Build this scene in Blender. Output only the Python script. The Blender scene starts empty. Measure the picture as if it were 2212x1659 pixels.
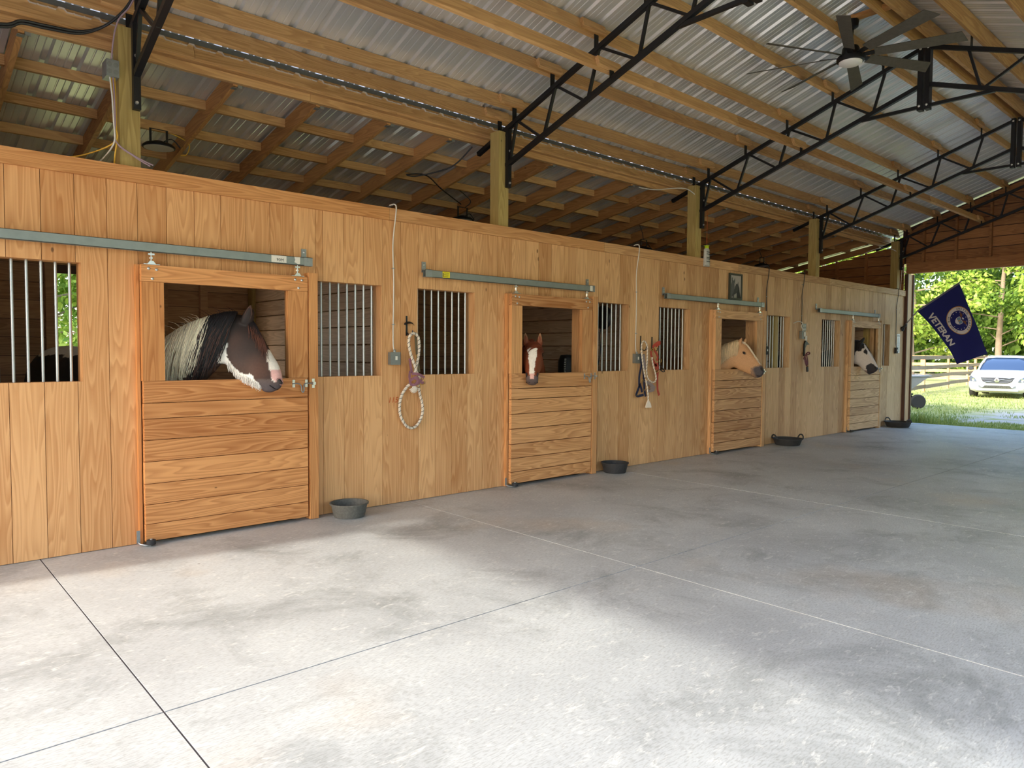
import bpy, bmesh, math, random
import numpy as np
from mathutils import Vector, Matrix, noise
random.seed(11)
S = bpy.context.scene
COL = S.collection
# ---------------------------------------------------------------- camera
cam_d = bpy.data.cameras.new('camera'); cam = bpy.data.objects.new('camera', cam_d); COL.objects.link(cam)
S.camera = cam
_r = Vector((0.7456005, -0.66636222, 0.00642541)); _u = Vector((0.02490398, 0.0374981, 0.99898633)); _f = Vector((0.66592769, 0.74468469, -0.04455368))
cam.matrix_world = Matrix(((_r.x, _u.x, -_f.x, 0.0), (_r.y, _u.y, -_f.y, -5.8848), (_r.z, _u.z, -_f.z, 1.4695), (0, 0, 0, 1)))
cam_d.sensor_width = 36.0; cam_d.lens = 1553.38 / 2212 * 36.0; cam_d.clip_end = 400
# ---------------------------------------------------------------- sky, sun, exposure
W = bpy.data.worlds.new('sky'); S.world = W; W.use_nodes = True
wn = W.node_tree.nodes; wl = W.node_tree.links; wn.clear()
sky = wn.new('ShaderNodeTexSky'); sky.sky_type = 'NISHITA'; sky.sun_disc = False
sky.sun_elevation = math.radians(29.5); sky.sun_rotation = math.radians(-90 + 7)
sky.air_density = 1.0; sky.dust_density = 2.0; sky.ozone_density = 1.0
bgn = wn.new('ShaderNodeBackground'); bgn.inputs['Strength'].default_value = 0.42
won = wn.new('ShaderNodeOutputWorld'); wl.new(sky.outputs[0], bgn.inputs[0]); wl.new(bgn.outputs[0], won.inputs[0])
sun_d = bpy.data.lights.new('sun', 'SUN'); sun_d.energy = 2.25; sun_d.angle = math.radians(1.9); sun_d.color = (1.0, 0.96, 0.88)
sun = bpy.data.objects.new('sun', sun_d); COL.objects.link(sun)
sun.rotation_euler = Vector((1.0, -0.125, -0.566)).to_track_quat('-Z', 'Y').to_euler()
S.view_settings.view_transform = 'Standard'; S.view_settings.look = 'None'
S.view_settings.exposure = 0.95; S.view_settings.gamma = 1.0
S.view_settings.use_curve_mapping = False
try:
    S.cycles.max_bounces = 8; S.cycles.diffuse_bounces = 6; S.cycles.use_denoising = True
except Exception: pass

# ---------------------------------------------------------------- materials
def srgb(r, g, b):
    f = lambda c: (c/255/12.92) if c/255 <= .04045 else ((c/255+.055)/1.055)**2.4
    return (f(r), f(g), f(b), 1.0)
def newmat(name):
    m = bpy.data.materials.new(name); m.use_nodes = True
    nt = m.node_tree; b = nt.nodes['Principled BSDF']
    return m, nt, b
def plain(name, col, rough=.5, metal=0.0, noisy=0.0, scale=30.0, bump=0.0, spec=None):
    m, nt, b = newmat(name)
    b.inputs['Base Color'].default_value = col; b.inputs['Roughness'].default_value = rough; b.inputs['Metallic'].default_value = metal
    if spec is not None: b.inputs['Specular IOR Level'].default_value = spec
    if noisy or bump:
        tc = nt.nodes.new('ShaderNodeTexCoord'); n = nt.nodes.new('ShaderNodeTexNoise'); n.inputs['Scale'].default_value = scale; n.inputs['Detail'].default_value = 6
        nt.links.new(tc.outputs['Object'], n.inputs['Vector'])
        if noisy:
            mx = nt.nodes.new('ShaderNodeMixRGB'); mx.blend_type = 'MIX'
            mx.inputs[1].default_value = tuple(c*(1-noisy) for c in col[:3])+(1,); mx.inputs[2].default_value = tuple(min(1, c*(1+noisy)) for c in col[:3])+(1,)
            nt.links.new(n.outputs['Fac'], mx.inputs[0]); nt.links.new(mx.outputs[0], b.inputs['Base Color'])
        if bump:
            bp = nt.nodes.new('ShaderNodeBump'); bp.inputs['Strength'].default_value = bump; bp.inputs['Distance'].default_value = .01
            nt.links.new(n.outputs['Fac'], bp.inputs['Height']); nt.links.new(bp.outputs[0], b.inputs['Normal'])
    return m
def vcol(name, rough=.7, fibre=0.0):
    m, nt, b = newmat(name); a = nt.nodes.new('ShaderNodeAttribute'); a.attribute_name = 'Col'
    b.inputs['Roughness'].default_value = rough; b.inputs['Specular IOR Level'].default_value = .35
    tc = nt.nodes.new('ShaderNodeTexCoord'); n = nt.nodes.new('ShaderNodeTexNoise'); n.inputs['Scale'].default_value = 60; n.inputs['Detail'].default_value = 5
    nt.links.new(tc.outputs['Object'], n.inputs['Vector'])
    mr = nt.nodes.new('ShaderNodeMapRange'); mr.inputs[3].default_value = .78; mr.inputs[4].default_value = 1.18
    nt.links.new(n.outputs['Fac'], mr.inputs[0])
    mx = nt.nodes.new('ShaderNodeMixRGB'); mx.blend_type = 'MULTIPLY'; mx.inputs[0].default_value = 1
    nt.links.new(a.outputs['Color'], mx.inputs[1]); nt.links.new(mr.outputs[0], mx.inputs[2]); nt.links.new(mx.outputs[0], b.inputs['Base Color'])
    return m
def wood(name, light, dark, axis='Z', knots=.5, far=None, rough=.55, contrast=1.0):
    """Sawn board: stretched growth rings, fine fibre, knots; each object gets its own cut of the tree and its own tone."""
    m, nt, b = newmat(name); N = nt.nodes; L = nt.links
    b.inputs['Roughness'].default_value = rough; b.inputs['Specular IOR Level'].default_value = .3
    tc = N.new('ShaderNodeTexCoord'); oi = N.new('ShaderNodeObjectInfo')
    mul = N.new('ShaderNodeVectorMath'); mul.operation = 'SCALE'; comb = N.new('ShaderNodeCombineXYZ')
    for i in range(3): L.new(oi.outputs['Random'], comb.inputs[i])
    L.new(comb.outputs[0], mul.inputs[0]); mul.inputs['Scale'].default_value = 47.0
    add = N.new('ShaderNodeVectorMath'); add.operation = 'ADD'; L.new(tc.outputs['Object'], add.inputs[0]); L.new(mul.outputs[0], add.inputs[1])
    def mapped(sc_across, sc_along):
        mp = N.new('ShaderNodeMapping'); L.new(add.outputs[0], mp.inputs['Vector'])
        s = [sc_across]*3; s['XYZ'.index(axis)] = sc_along; mp.inputs['Scale'].default_value = s; return mp
    m1 = mapped(7.0, .55); n1 = N.new('ShaderNodeTexNoise'); n1.inputs['Scale'].default_value = 1; n1.inputs['Detail'].default_value = 2; n1.inputs['Roughness'].default_value = .4; L.new(m1.outputs[0], n1.inputs['Vector'])
    rings = N.new('ShaderNodeMath'); rings.operation = 'MULTIPLY'; rings.inputs[1].default_value = 17; L.new(n1.outputs['Fac'], rings.inputs[0])
    fr = N.new('ShaderNodeMath'); fr.operation = 'FRACT'; L.new(rings.outputs[0], fr.inputs[0])
    rr = N.new('ShaderNodeValToRGB'); rr.color_ramp.elements[0].position = 0.0; rr.color_ramp.elements[0].color = (0, 0, 0, 1)
    rr.color_ramp.elements[1].position = 1.0; rr.color_ramp.elements[1].color = (0, 0, 0, 1); e = rr.color_ramp.elements.new(.82); e.color = (1, 1, 1, 1); L.new(fr.outputs[0], rr.inputs[0])
    m2 = mapped(90, 2.2); n2 = N.new('ShaderNodeTexNoise'); n2.inputs['Scale'].default_value = 1; n2.inputs['Detail'].default_value = 4; L.new(m2.outputs[0], n2.inputs['Vector'])
    m3 = mapped(2.2, .8); n3 = N.new('ShaderNodeTexNoise'); n3.inputs['Scale'].default_value = 1; n3.inputs['Detail'].default_value = 3; L.new(m3.outputs[0], n3.inputs['Vector'])
    # tone
    def rng(src, a, b_):
        q = N.new('ShaderNodeMapRange'); q.inputs[3].default_value = a; q.inputs[4].default_value = b_; L.new(src, q.inputs[0]); return q.outputs[0]
    def addm(a, c, op='ADD'):
        q = N.new('ShaderNodeMath'); q.operation = op; L.new(a, q.inputs[0])
        if isinstance(c, float): q.inputs[1].default_value = c
        else: L.new(c, q.inputs[1])
        return q.outputs[0]
    t = addm(rng(rr.outputs[0], 0.0, .46*contrast), rng(n2.outputs['Fac'], -.16, .22)); t = addm(t, rng(n3.outputs['Fac'], -.35, .5)); t = addm(t, rng(oi.outputs['Random'], -.22, .26))
    mc = N.new('ShaderNodeMixRGB'); mc.use_clamp = True; L.new(t, mc.inputs[0]); mc.inputs[1].default_value = light; mc.inputs[2].default_value = dark
    out = mc.outputs[0]
    if far is not None:  # boards turn beige-grey along X: stain variation plus cool daylight painted in
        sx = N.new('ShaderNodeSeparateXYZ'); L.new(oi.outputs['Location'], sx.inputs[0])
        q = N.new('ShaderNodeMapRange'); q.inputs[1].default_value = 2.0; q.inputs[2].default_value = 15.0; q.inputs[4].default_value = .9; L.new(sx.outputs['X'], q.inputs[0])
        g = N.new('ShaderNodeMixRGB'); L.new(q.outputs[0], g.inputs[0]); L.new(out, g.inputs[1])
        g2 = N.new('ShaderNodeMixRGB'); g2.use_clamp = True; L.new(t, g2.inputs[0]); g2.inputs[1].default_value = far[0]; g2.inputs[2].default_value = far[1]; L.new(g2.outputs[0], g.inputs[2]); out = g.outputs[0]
    if knots:
        m4 = mapped(5.2, 2.6); m4.inputs['Scale'].default_value[0 if axis == 'Y' else 1] = 0.0; v = N.new('ShaderNodeTexVoronoi'); v.inputs['Scale'].default_value = 1; L.new(m4.outputs[0], v.inputs['Vector'])
        sep = N.new('ShaderNodeSeparateXYZ'); L.new(v.outputs['Color'], sep.inputs[0])
        rad = rng(sep.outputs[0], .02, .02+.085*knots)
        d = addm(rad, v.outputs['Distance'], 'SUBTRACT'); d2 = N.new('ShaderNodeMapRange'); d2.inputs[1].default_value = 0; d2.inputs[2].default_value = .03; L.new(d, d2.inputs[0])
        pick = N.new('ShaderNodeMath'); pick.operation = 'GREATER_THAN'; pick.inputs[1].default_value = .38; L.new(sep.outputs[1], pick.inputs[0])
        kf = addm(d2.outputs[0], pick.outputs[0], 'MULTIPLY'); kf = addm(kf, .8, 'MULTIPLY')
        km = N.new('ShaderNodeMixRGB'); L.new(kf, km.inputs[0]); L.new(out, km.inputs[1]); km.inputs[2].default_value = tuple(c*.22 for c in dark[:3])+(1,); out = km.outputs[0]
    L.new(out, b.inputs['Base Color'])
    bp = N.new('ShaderNodeBump'); bp.inputs['Strength'].default_value = .25; bp.inputs['Distance'].default_value = .004; L.new(n2.outputs['Fac'], bp.inputs['Height']); L.new(bp.outputs[0], b.inputs['Normal'])
    return m
M = {}
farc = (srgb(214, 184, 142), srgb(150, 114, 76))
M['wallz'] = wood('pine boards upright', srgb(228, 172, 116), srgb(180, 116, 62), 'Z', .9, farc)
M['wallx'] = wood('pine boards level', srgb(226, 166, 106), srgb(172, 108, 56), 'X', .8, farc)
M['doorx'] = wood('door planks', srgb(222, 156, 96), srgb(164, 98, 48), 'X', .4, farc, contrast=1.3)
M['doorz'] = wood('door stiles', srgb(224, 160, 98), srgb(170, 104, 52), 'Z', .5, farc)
M['inx'] = wood('stall planks', srgb(200, 160, 122), srgb(138, 100, 70), 'X', .6)
M['iny'] = wood('stall partition planks', srgb(212, 182, 152), srgb(150, 120, 94), 'Y', .6)
M['beamx'] = wood('roof beams', srgb(208, 164, 112), srgb(150, 104, 60), 'X', .6)
M['beamy'] = wood('roof rafters', srgb(206, 152, 96), srgb(142, 92, 50), 'Y', .6)
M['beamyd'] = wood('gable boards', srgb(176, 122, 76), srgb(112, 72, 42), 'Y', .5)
M['post'] = wood('treated posts', srgb(190, 166, 104), srgb(138, 114, 62), 'Z', .3)
M['greyrail'] = wood('weathered rails', srgb(146, 134, 124), srgb(96, 86, 80), 'Y', .3)
M['tanrail'] = wood('new rails', srgb(226, 180, 130), srgb(186, 134, 84), 'Y', .3)
M['black'] = plain('black steel', srgb(28, 28, 31), .42, .3, .25, 40)
M['blackrub'] = plain('black rubber', srgb(44, 44, 46), .7, 0, .4, 45, .4)
M['dustrub'] = plain('dusty rubber', srgb(92, 90, 84), .85, 0, .45, 55, .5)
M['galv'] = plain('galvanised steel', srgb(150, 154, 154), .42, .65, .2, 25)
M['bar'] = plain('bright steel bars', srgb(176, 178, 180), .33, .8, .12, 60)
M['bolt'] = plain('zinc bolts', srgb(205, 205, 202), .3, .8)
M['rail'] = plain('painted track steel', srgb(136, 143, 138), .45, .35, .15, 18)
M['whitep'] = plain('white plastic', srgb(226, 224, 216), .45)
M['paper'] = plain('paper label', srgb(226, 220, 206), .8, 0, .12, 60)
M['yellow'] = plain('yellow sticker', srgb(232, 214, 30), .5, 0, .15, 200)
M['ink'] = plain('black ink', srgb(38, 38, 40), .7)
M['redink'] = plain('red ink', srgb(190, 84, 30), .7)
M['boxg'] = plain('grey outlet box', srgb(126, 128, 124), .5, .4, .15, 60)
M['cablew'] = plain('white cable', srgb(214, 208, 198), .6)
M['cabley'] = plain('yellow cable', srgb(214, 168, 60), .6)
M['cablep'] = plain('purple grey cable', srgb(150, 126, 136), .6)
M['cableb'] = plain('black cable', srgb(36, 36, 38), .5)
M['ropew'] = plain('white rope', srgb(222, 208, 190), .9, 0, .2, 120)
M['ropeb'] = plain('dark rope fleck', srgb(56, 44, 42), .9)
M['mauve'] = plain('mauve webbing', srgb(140, 92, 104), .8, 0, .25, 60)
M['navy'] = plain('navy webbing', srgb(26, 32, 62), .75, 0, .2, 80)
M['red'] = plain('red leather', srgb(176, 66, 48), .6, 0, .25, 60)
M['maroon'] = plain('maroon webbing', srgb(104, 28, 36), .7, 0, .25, 60)
M['fleece'] = plain('grey fleece', srgb(146, 128, 124), .95, 0, .25, 150)
M['brass'] = plain('brass fittings', srgb(206, 170, 90), .3, .85)
M['darklea'] = plain('dark leather', srgb(38, 26, 24), .6)
M['lampwhite'] = plain('fan lamp diffuser', srgb(236, 234, 236), .4)
M['lens'] = plain('lamp lens', srgb(205, 196, 190), .4)
M['blade'] = plain('dusty fan blade', srgb(84, 80, 74), .85, 0, .35, 25)
M['browntrim'] = plain('brown metal trim', srgb(74, 46, 36), .45, .2)
M['dirt'] = plain('stall dirt', srgb(96, 78, 62), .95, 0, .3, 6, .4)
M['jdark'] = plain('dark joint', srgb(70, 66, 70), .9); M['jpale'] = plain('pale joint', srgb(226, 216, 202), .9)
M['lime'] = plain('lime plastic', srgb(190, 214, 40), .5)
M['baggy'] = plain('clear trap bag', srgb(190, 188, 184), .3, 0, .35, 40)
# galvalume roof
m, nt, b = newmat('galvalume sheet'); M['roof'] = m
b.inputs['Metallic'].default_value = .5; b.inputs['Roughness'].default_value = .3
tc = nt.nodes.new('ShaderNodeTexCoord'); mp = nt.nodes.new('ShaderNodeMapping'); mp.inputs['Scale'].default_value = (6, .5, 6)
n = nt.nodes.new('ShaderNodeTexNoise'); n.inputs['Scale'].default_value = 1.5; n.inputs['Detail'].default_value = 4
nt.links.new(tc.outputs['Object'], mp.inputs[0]); nt.links.new(mp.outputs[0], n.inputs[0])
cr = nt.nodes.new('ShaderNodeMixRGB'); cr.inputs[1].default_value = srgb(196, 197, 200); cr.inputs[2].default_value = srgb(230, 230, 230); nt.links.new(n.outputs['Fac'], cr.inputs[0]); nt.links.new(cr.outputs[0], b.inputs['Base Color'])
# concrete
m, nt, b = newmat('troweled concrete'); M['conc'] = m; N = nt.nodes; L = nt.links
geo = N.new('ShaderNodeNewGeometry')
def nz(scale, detail=5, rough=.6, stretch=None, off=(0, 0, 0), dist=0.0):
    mp = N.new('ShaderNodeMapping'); L.new(geo.outputs['Position'], mp.inputs[0]); mp.inputs['Location'].default_value = off
    if stretch: mp.inputs['Scale'].default_value = stretch
    q = N.new('ShaderNodeTexNoise'); q.inputs['Scale'].default_value = scale; q.inputs['Detail'].default_value = detail; q.inputs['Roughness'].default_value = rough; q.inputs['Distortion'].default_value = dist
    L.new(mp.outputs[0], q.inputs['Vector']); return q.outputs['Fac']
def ramp(src, stops):
    r = N.new('ShaderNodeValToRGB'); els = r.color_ramp.elements
    els[0].position, els[0].color = stops[0]; els[1].position, els[1].color = stops[-1]
    for p_, c_ in stops[1:-1]:
        e = els.new(p_); e.color = c_
    L.new(src, r.inputs[0]); return r.outputs[0]
base = ramp(nz(.8, 6, .6), [(.3, srgb(170, 173, 174)), (.7, srgb(202, 205, 204))])
def mixc(f, a, c, mode='MIX'):
    q = N.new('ShaderNodeMixRGB'); q.blend_type = mode; L.new(f, q.inputs[0]) if not isinstance(f, float) else setattr(q.inputs[0], 'default_value', f)
    L.new(a, q.inputs[1])
    if isinstance(c, tuple): q.inputs[2].default_value = c
    else: L.new(c, q.inputs[2])
    return q.outputs[0]
BW = lambda v: (v, v, v, 1)
st = ramp(nz(1.1, 8, .75, None, (3, 7, 0), .6), [(.5, BW(0)), (.72, BW(.8))]); base = mixc(st, base, srgb(124, 128, 126))
st = ramp(nz(.55, 4, .55, None, (11, 2, 0)), [(.58, BW(0)), (.75, BW(.5))]); base = mixc(st, base, srgb(196, 172, 142))
st = ramp(nz(9, 5, .7, (1, 2.5, 1), (1, 1, 0), 1.2), [(.56, BW(0)), (.68, BW(.6))]); base = mixc(st, base, srgb(226, 226, 220))
st = ramp(nz(34, 3, .5, (1, 4, 1), (5, 1, 0)), [(.36, BW(.3)), (.52, BW(0))]); base = mixc(st, base, srgb(110, 106, 100))
v = N.new('ShaderNodeTexVoronoi'); v.inputs['Scale'].default_value = 2.6; L.new(geo.outputs['Position'], v.inputs['Vector'])
st = ramp(v.outputs['Distance'], [(.018, BW(.7)), (.03, BW(0))]); base = mixc(st, base, srgb(92, 86, 80))
L.new(base, b.inputs['Base Color'])
rg = N.new('ShaderNodeMapRange'); rg.inputs[3].default_value = .38; rg.inputs[4].default_value = .62; L.new(nz(2, 4), rg.inputs[0]); L.new(rg.outputs[0], b.inputs['Roughness'])
bp = N.new('ShaderNodeBump'); bp.inputs['Strength'].default_value = .25; bp.inputs['Distance'].default_value = .004; L.new(nz(22, 6, .65, (1, 2, 1)), bp.inputs['Height']); L.new(bp.outputs[0], b.inputs['Normal'])
# outside ground
m, nt, b = newmat('grass and sand'); M['ground'] = m; N = nt.nodes; L = nt.links; geo = N.new('ShaderNodeNewGeometry')
gr = ramp(nz(1.2, 6, .7), [(.3, srgb(134, 146, 78)), (.5, srgb(178, 180, 108)), (.66, srgb(212, 200, 150))])
gr = mixc(ramp(nz(16, 4, .7), [(.4, BW(0)), (.7, BW(.5))]), gr, srgb(118, 134, 66))
sep = N.new('ShaderNodeSeparateXYZ'); L.new(geo.outputs['Position'], sep.inputs[0])
def band(src, a, c):
    q = N.new('ShaderNodeMapRange'); q.inputs[1].default_value = a; q.inputs[2].default_value = c; q.interpolation_type = 'SMOOTHSTEP'; L.new(src, q.inputs[0]); return q.outputs[0]
def mul(a, c):
    q = N.new('ShaderNodeMath'); q.operation = 'MULTIPLY'; L.new(a, q.inputs[0]); L.new(c, q.inputs[1]); return q.outputs[0]
gm = mul(mul(band(sep.outputs['X'], 18.0, 19.2), band(sep.outputs['X'], 25.5, 22.5)), band(sep.outputs['Y'], .6, -.8))
gm2 = N.new('ShaderNodeMath'); gm2.operation = 'ADD'; L.new(mul(gm, ramp(nz(.9, 5, .7, None, (4, 4, 0)), [(.36, BW(0)), (.5, BW(1))])), gm2.inputs[0]); L.new(mul(band(sep.outputs['X'], 50, 53), band(sep.outputs['X'], 80, 75)), gm2.inputs[1]); gm2.use_clamp = True; gm3 = N.new('ShaderNodeMath'); gm3.operation = 'MAXIMUM'; L.new(gm2.outputs[0], gm3.inputs[0]); L.new(band(sep.outputs['X'], 1.5, -1.5), gm3.inputs[1]); gm2 = gm3  # unseen pale sand around the near end, added to bounce light inside
sandc = ramp(nz(14, 4, .8), [(.3, srgb(176, 168, 158)), (.7, srgb(222, 214, 204))])
L.new(mixc(gm2.outputs[0], gr, sandc), b.inputs['Base Color']); b.inputs['Roughness'].default_value = .95
bp = N.new('ShaderNodeBump'); bp.inputs['Strength'].default_value = .6; bp.inputs['Distance'].default_value = .05; L.new(nz(9, 6, .7), bp.inputs['Height']); L.new(bp.outputs[0], b.inputs['Normal'])
def leafmat(name, a, c):
    m, nt, b = newmat(name); oi = nt.nodes.new('ShaderNodeNewGeometry'); mx = nt.nodes.new('ShaderNodeMixRGB'); mx.inputs[1].default_value = a; mx.inputs[2].default_value = c
    nt.links.new(oi.outputs['Random Per Island'], mx.inputs[0]); nt.links.new(mx.outputs[0], b.inputs['Base Color']); b.inputs['Roughness'].default_value = .55
    tr = nt.nodes.new('ShaderNodeBsdfTranslucent'); nt.links.new(mx.outputs[0], tr.inputs[0]); ms = nt.nodes.new('ShaderNodeMixShader'); ms.inputs[0].default_value = .4
    o = nt.nodes['Material Output']; nt.links.new(b.outputs[0], ms.inputs[1]); nt.links.new(tr.outputs[0], ms.inputs[2]); nt.links.new(ms.outputs[0], o.inputs[0]); return m
M['leaf1'] = leafmat('spring leaves', srgb(112, 148, 44), srgb(196, 214, 98))
M['leaf2'] = leafmat('deep leaves', srgb(70, 108, 40), srgb(150, 184, 78))
M['blade_grass'] = leafmat('grass blades', srgb(104, 132, 60), srgb(184, 192, 110))
M['bark'] = plain('grey bark', srgb(150, 132, 112), .95, 0, .3, 8, .5)

# ---------------------------------------------------------------- geometry helpers
class MB:
    def __init__(s): s.v = []; s.f = []; s.c = None
    def add(s, vs, fs):
        o = len(s.v); s.v += [tuple(v) for v in vs]; s.f += [tuple(i+o for i in f) for f in fs]; return s
    def box(s, x0, x1, y0, y1, z0, z1):
        return s.add([(x0, y0, z0), (x1, y0, z0), (x1, y1, z0), (x0, y1, z0), (x0, y0, z1), (x1, y0, z1), (x1, y1, z1), (x0, y1, z1)],
                     [(0, 3, 2, 1), (4, 5, 6, 7), (0, 1, 5, 4), (1, 2, 6, 5), (2, 3, 7, 6), (3, 0, 4, 7)])
    def bar(s, a, c, w, h=None, up=(0, 0, 1)):
        """square tube from a to c, width w across, height h along up"""
        h = w if h is None else h; a = Vector(a); c = Vector(c); d = (c-a).normalized(); u = Vector(up)
        if abs(d.dot(u)) > .98: u = Vector((1, 0, 0))
        sd = d.cross(u).normalized(); u = sd.cross(d).normalized(); sd = sd*(w/2); u = u*(h/2)
        return s.add([a-sd-u, a+sd-u, a+sd+u, a-sd+u, c-sd-u, c+sd-u, c+sd+u, c-sd+u], [(0, 3, 2, 1), (4, 5, 6, 7), (0, 1, 5, 4), (1, 2, 6, 5), (2, 3, 7, 6), (3, 0, 4, 7)])
    def tube(s, pts, r, n=8, caps=True):
        pts = [Vector(q) for q in pts]; rs = r if isinstance(r, (list, tuple)) else [r]*len(pts); o = len(s.v); prev = None
        for i, q in enumerate(pts):
            d = (pts[min(i+1, len(pts)-1)]-pts[max(i-1, 0)]).normalized()
            if prev is None:
                a = Vector((0, 0, 1)) if abs(d.z) < .9 else Vector((1, 0, 0)); a = d.cross(a).normalized()
            else: a = (prev-d*prev.dot(d)).normalized()
            prev = a; c = d.cross(a)
            for k in range(n):
                t = 2*math.pi*k/n; s.v.append(tuple(q+a*(rs[i]*math.cos(t))+c*(rs[i]*math.sin(t))))
        for i in range(len(pts)-1):
            for k in range(n):
                k2 = (k+1) % n; s.f.append((o+i*n+k, o+i*n+k2, o+(i+1)*n+k2, o+(i+1)*n+k))
        if caps: s.f.append(tuple(o+k for k in reversed(range(n)))); s.f.append(tuple(o+(len(pts)-1)*n+k for k in range(n)))
        return s
    def ribbon(s, pts, w, t=.004):
        pts = [Vector(q) for q in pts]; o = len(s.v)
        for i, q in enumerate(pts):
            d = (pts[min(i+1, len(pts)-1)]-pts[max(i-1, 0)]).normalized(); a = d.cross(Vector((0, 1, 0)))
            a = a.normalized() if a.length > .05 else Vector((1, 0, 0)); c = d.cross(a).normalized()
            for sa, sc_ in ((-1, -1), (1, -1), (1, 1), (-1, 1)): s.v.append(tuple(q+a*(sa*w/2)+c*(sc_*t/2)))
        for i in range(len(pts)-1):
            for k in range(4): s.f.append((o+i*4+k, o+i*4+(k+1) % 4, o+(i+1)*4+(k+1) % 4, o+(i+1)*4+k))
        s.f.append((o, o+3, o+2, o+1)); e = o+(len(pts)-1)*4; s.f.append((e, e+1, e+2, e+3)); return s
    def lathe(s, prof, c=(0, 0, 0), n=32, ax='Z', sx=1.0, sy=1.0):
        o = len(s.v); c = Vector(c)
        for r, h in prof:
            for k in range(n):
                t = 2*math.pi*k/n; a, b_ = r*math.cos(t)*sx, r*math.sin(t)*sy
                s.v.append(tuple(c+(Vector((a, b_, h)) if ax == 'Z' else Vector((a, h, b_)) if ax == 'Y' else Vector((h, a, b_)))))
        for i in range(len(prof)-1):
            for k in range(n):
                k2 = (k+1) % n; q = (o+i*n+k, o+i*n+k2, o+(i+1)*n+k2, o+(i+1)*n+k)
                s.f.append(q if ax != 'Y' else q[::-1])
        s.f.append(tuple(o+k for k in reversed(range(n)))); s.f.append(tuple(o+(len(prof)-1)*n+k for k in range(n)))
        return s
    def prism(s, poly, a, b_, ax='Y'):
        """extrude a 2-D outline between a and b along ax"""
        n = len(poly); f = (lambda p, t: (p[0], t, p[1])) if ax == 'Y' else (lambda p, t: (t, p[0], p[1])) if ax == 'X' else (lambda p, t: (p[0], p[1], t))
        vs = [f(p, a) for p in poly]+[f(p, b_) for p in poly]
        return s.add(vs, [tuple(range(n)), tuple(reversed(range(n, 2*n)))]+[(i, n+i, n+(i+1) % n, (i+1) % n) for i in range(n)])
    def mesh(s, name, mat, origin=(0, 0, 0), smooth=False, fix=True):
        me = bpy.data.meshes.new(name); o = Vector(origin)
        me.from_pydata([tuple(Vector(v)-o) for v in s.v], [], s.f)
        for m_ in (mat if isinstance(mat, list) else [mat]): me.materials.append(m_)
        if fix:
            bm = bmesh.new(); bm.from_mesh(me); bmesh.ops.recalc_face_normals(bm, faces=bm.faces); bm.to_mesh(me); bm.free()
        if smooth:
            me.polygons.foreach_set('use_smooth', [True]*len(me.polygons))
            try: me.set_sharp_from_angle(angle=math.radians(40))
            except Exception: pass
        me.update(); return me
def wloc(o): 
    l = Vector(o.location)
    while o.parent: o = o.parent; l += Vector(o.location)
    return l
def tag(o, label=None, cat=None, group=None, kind=None):
    if label: o['label'] = label
    if cat: o['category'] = cat
    if group: o['group'] = group
    if kind: o['kind'] = kind
    return o
def empty(name, loc=(0, 0, 0), label=None, cat=None, group=None, kind=None):
    o = bpy.data.objects.new(name, None); o.empty_display_size = .1; o.location = loc; COL.objects.link(o); return tag(o, label, cat, group, kind)
def P(name, mb, mat, parent=None, label=None, cat=None, group=None, kind=None, smooth=False, origin=None):
    """link a builder (world coordinates) as ONE mesh object, its origin at its own middle"""
    if origin is None:
        xs = list(zip(*mb.v)); origin = tuple((min(c)+max(c))/2 for c in xs)
    o = bpy.data.objects.new(name, mb.mesh(name, mat, origin, smooth)); COL.objects.link(o)
    o.location = Vector(origin)-(wloc(parent) if parent else Vector((0, 0, 0)))
    if parent: o.parent = parent
    return tag(o, label, cat, group, kind)
def inst(name, me, loc, parent=None, rot=None, scale=None, **kw):
    o = bpy.data.objects.new(name, me); COL.objects.link(o); o.location = Vector(loc)-(wloc(parent) if parent else Vector((0, 0, 0)))
    if rot: o.rotation_euler = rot
    if scale: o.scale = scale
    if parent: o.parent = parent
    return tag(o, **kw)
def text_mb(txt, size, bold=0.0):
    """glyph outlines of a word as plain mesh data in XY, centred"""
    cu = bpy.data.curves.new('lettering', 'FONT'); cu.body = txt; cu.size = size; cu.offset = bold; cu.align_x = 'CENTER'; cu.align_y = 'CENTER'; cu.resolution_u = 3
    ob = bpy.data.objects.new('lettering', cu); COL.objects.link(ob); bpy.context.view_layer.update()
    me = bpy.data.meshes.new_from_object(ob.evaluated_get(bpy.context.evaluated_depsgraph_get()))
    mb = MB(); mb.add([tuple(v.co) for v in me.vertices], [tuple(p.vertices) for p in me.polygons])
    bpy.data.objects.remove(ob); bpy.data.curves.remove(cu); bpy.data.meshes.remove(me); return mb
def xf(mb, fn): mb.v = [tuple(fn(Vector(v))) for v in mb.v]; return mb
def spline(pts, n=8):
    pts = [Vector(p) for p in pts]; out = []
    for i in range(len(pts)-1):
        p0, p1, p2, p3 = pts[max(i-1, 0)], pts[i], pts[i+1], pts[min(i+2, len(pts)-1)]
        for k in range(n):
            t = k/n; out.append(.5*((2*p1)+(-p0+p2)*t+(2*p0-5*p1+4*p2-p3)*t*t+(-p0+3*p1-3*p2+p3)*t**3))
    return out+[pts[-1]]
YR = -2.86                                   # ridge line
def zroof(y): return 4.165-.347*(y if y > YR else 2*YR-y)
def zlean(y): return 3.915-.185*(y-.5)

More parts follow.
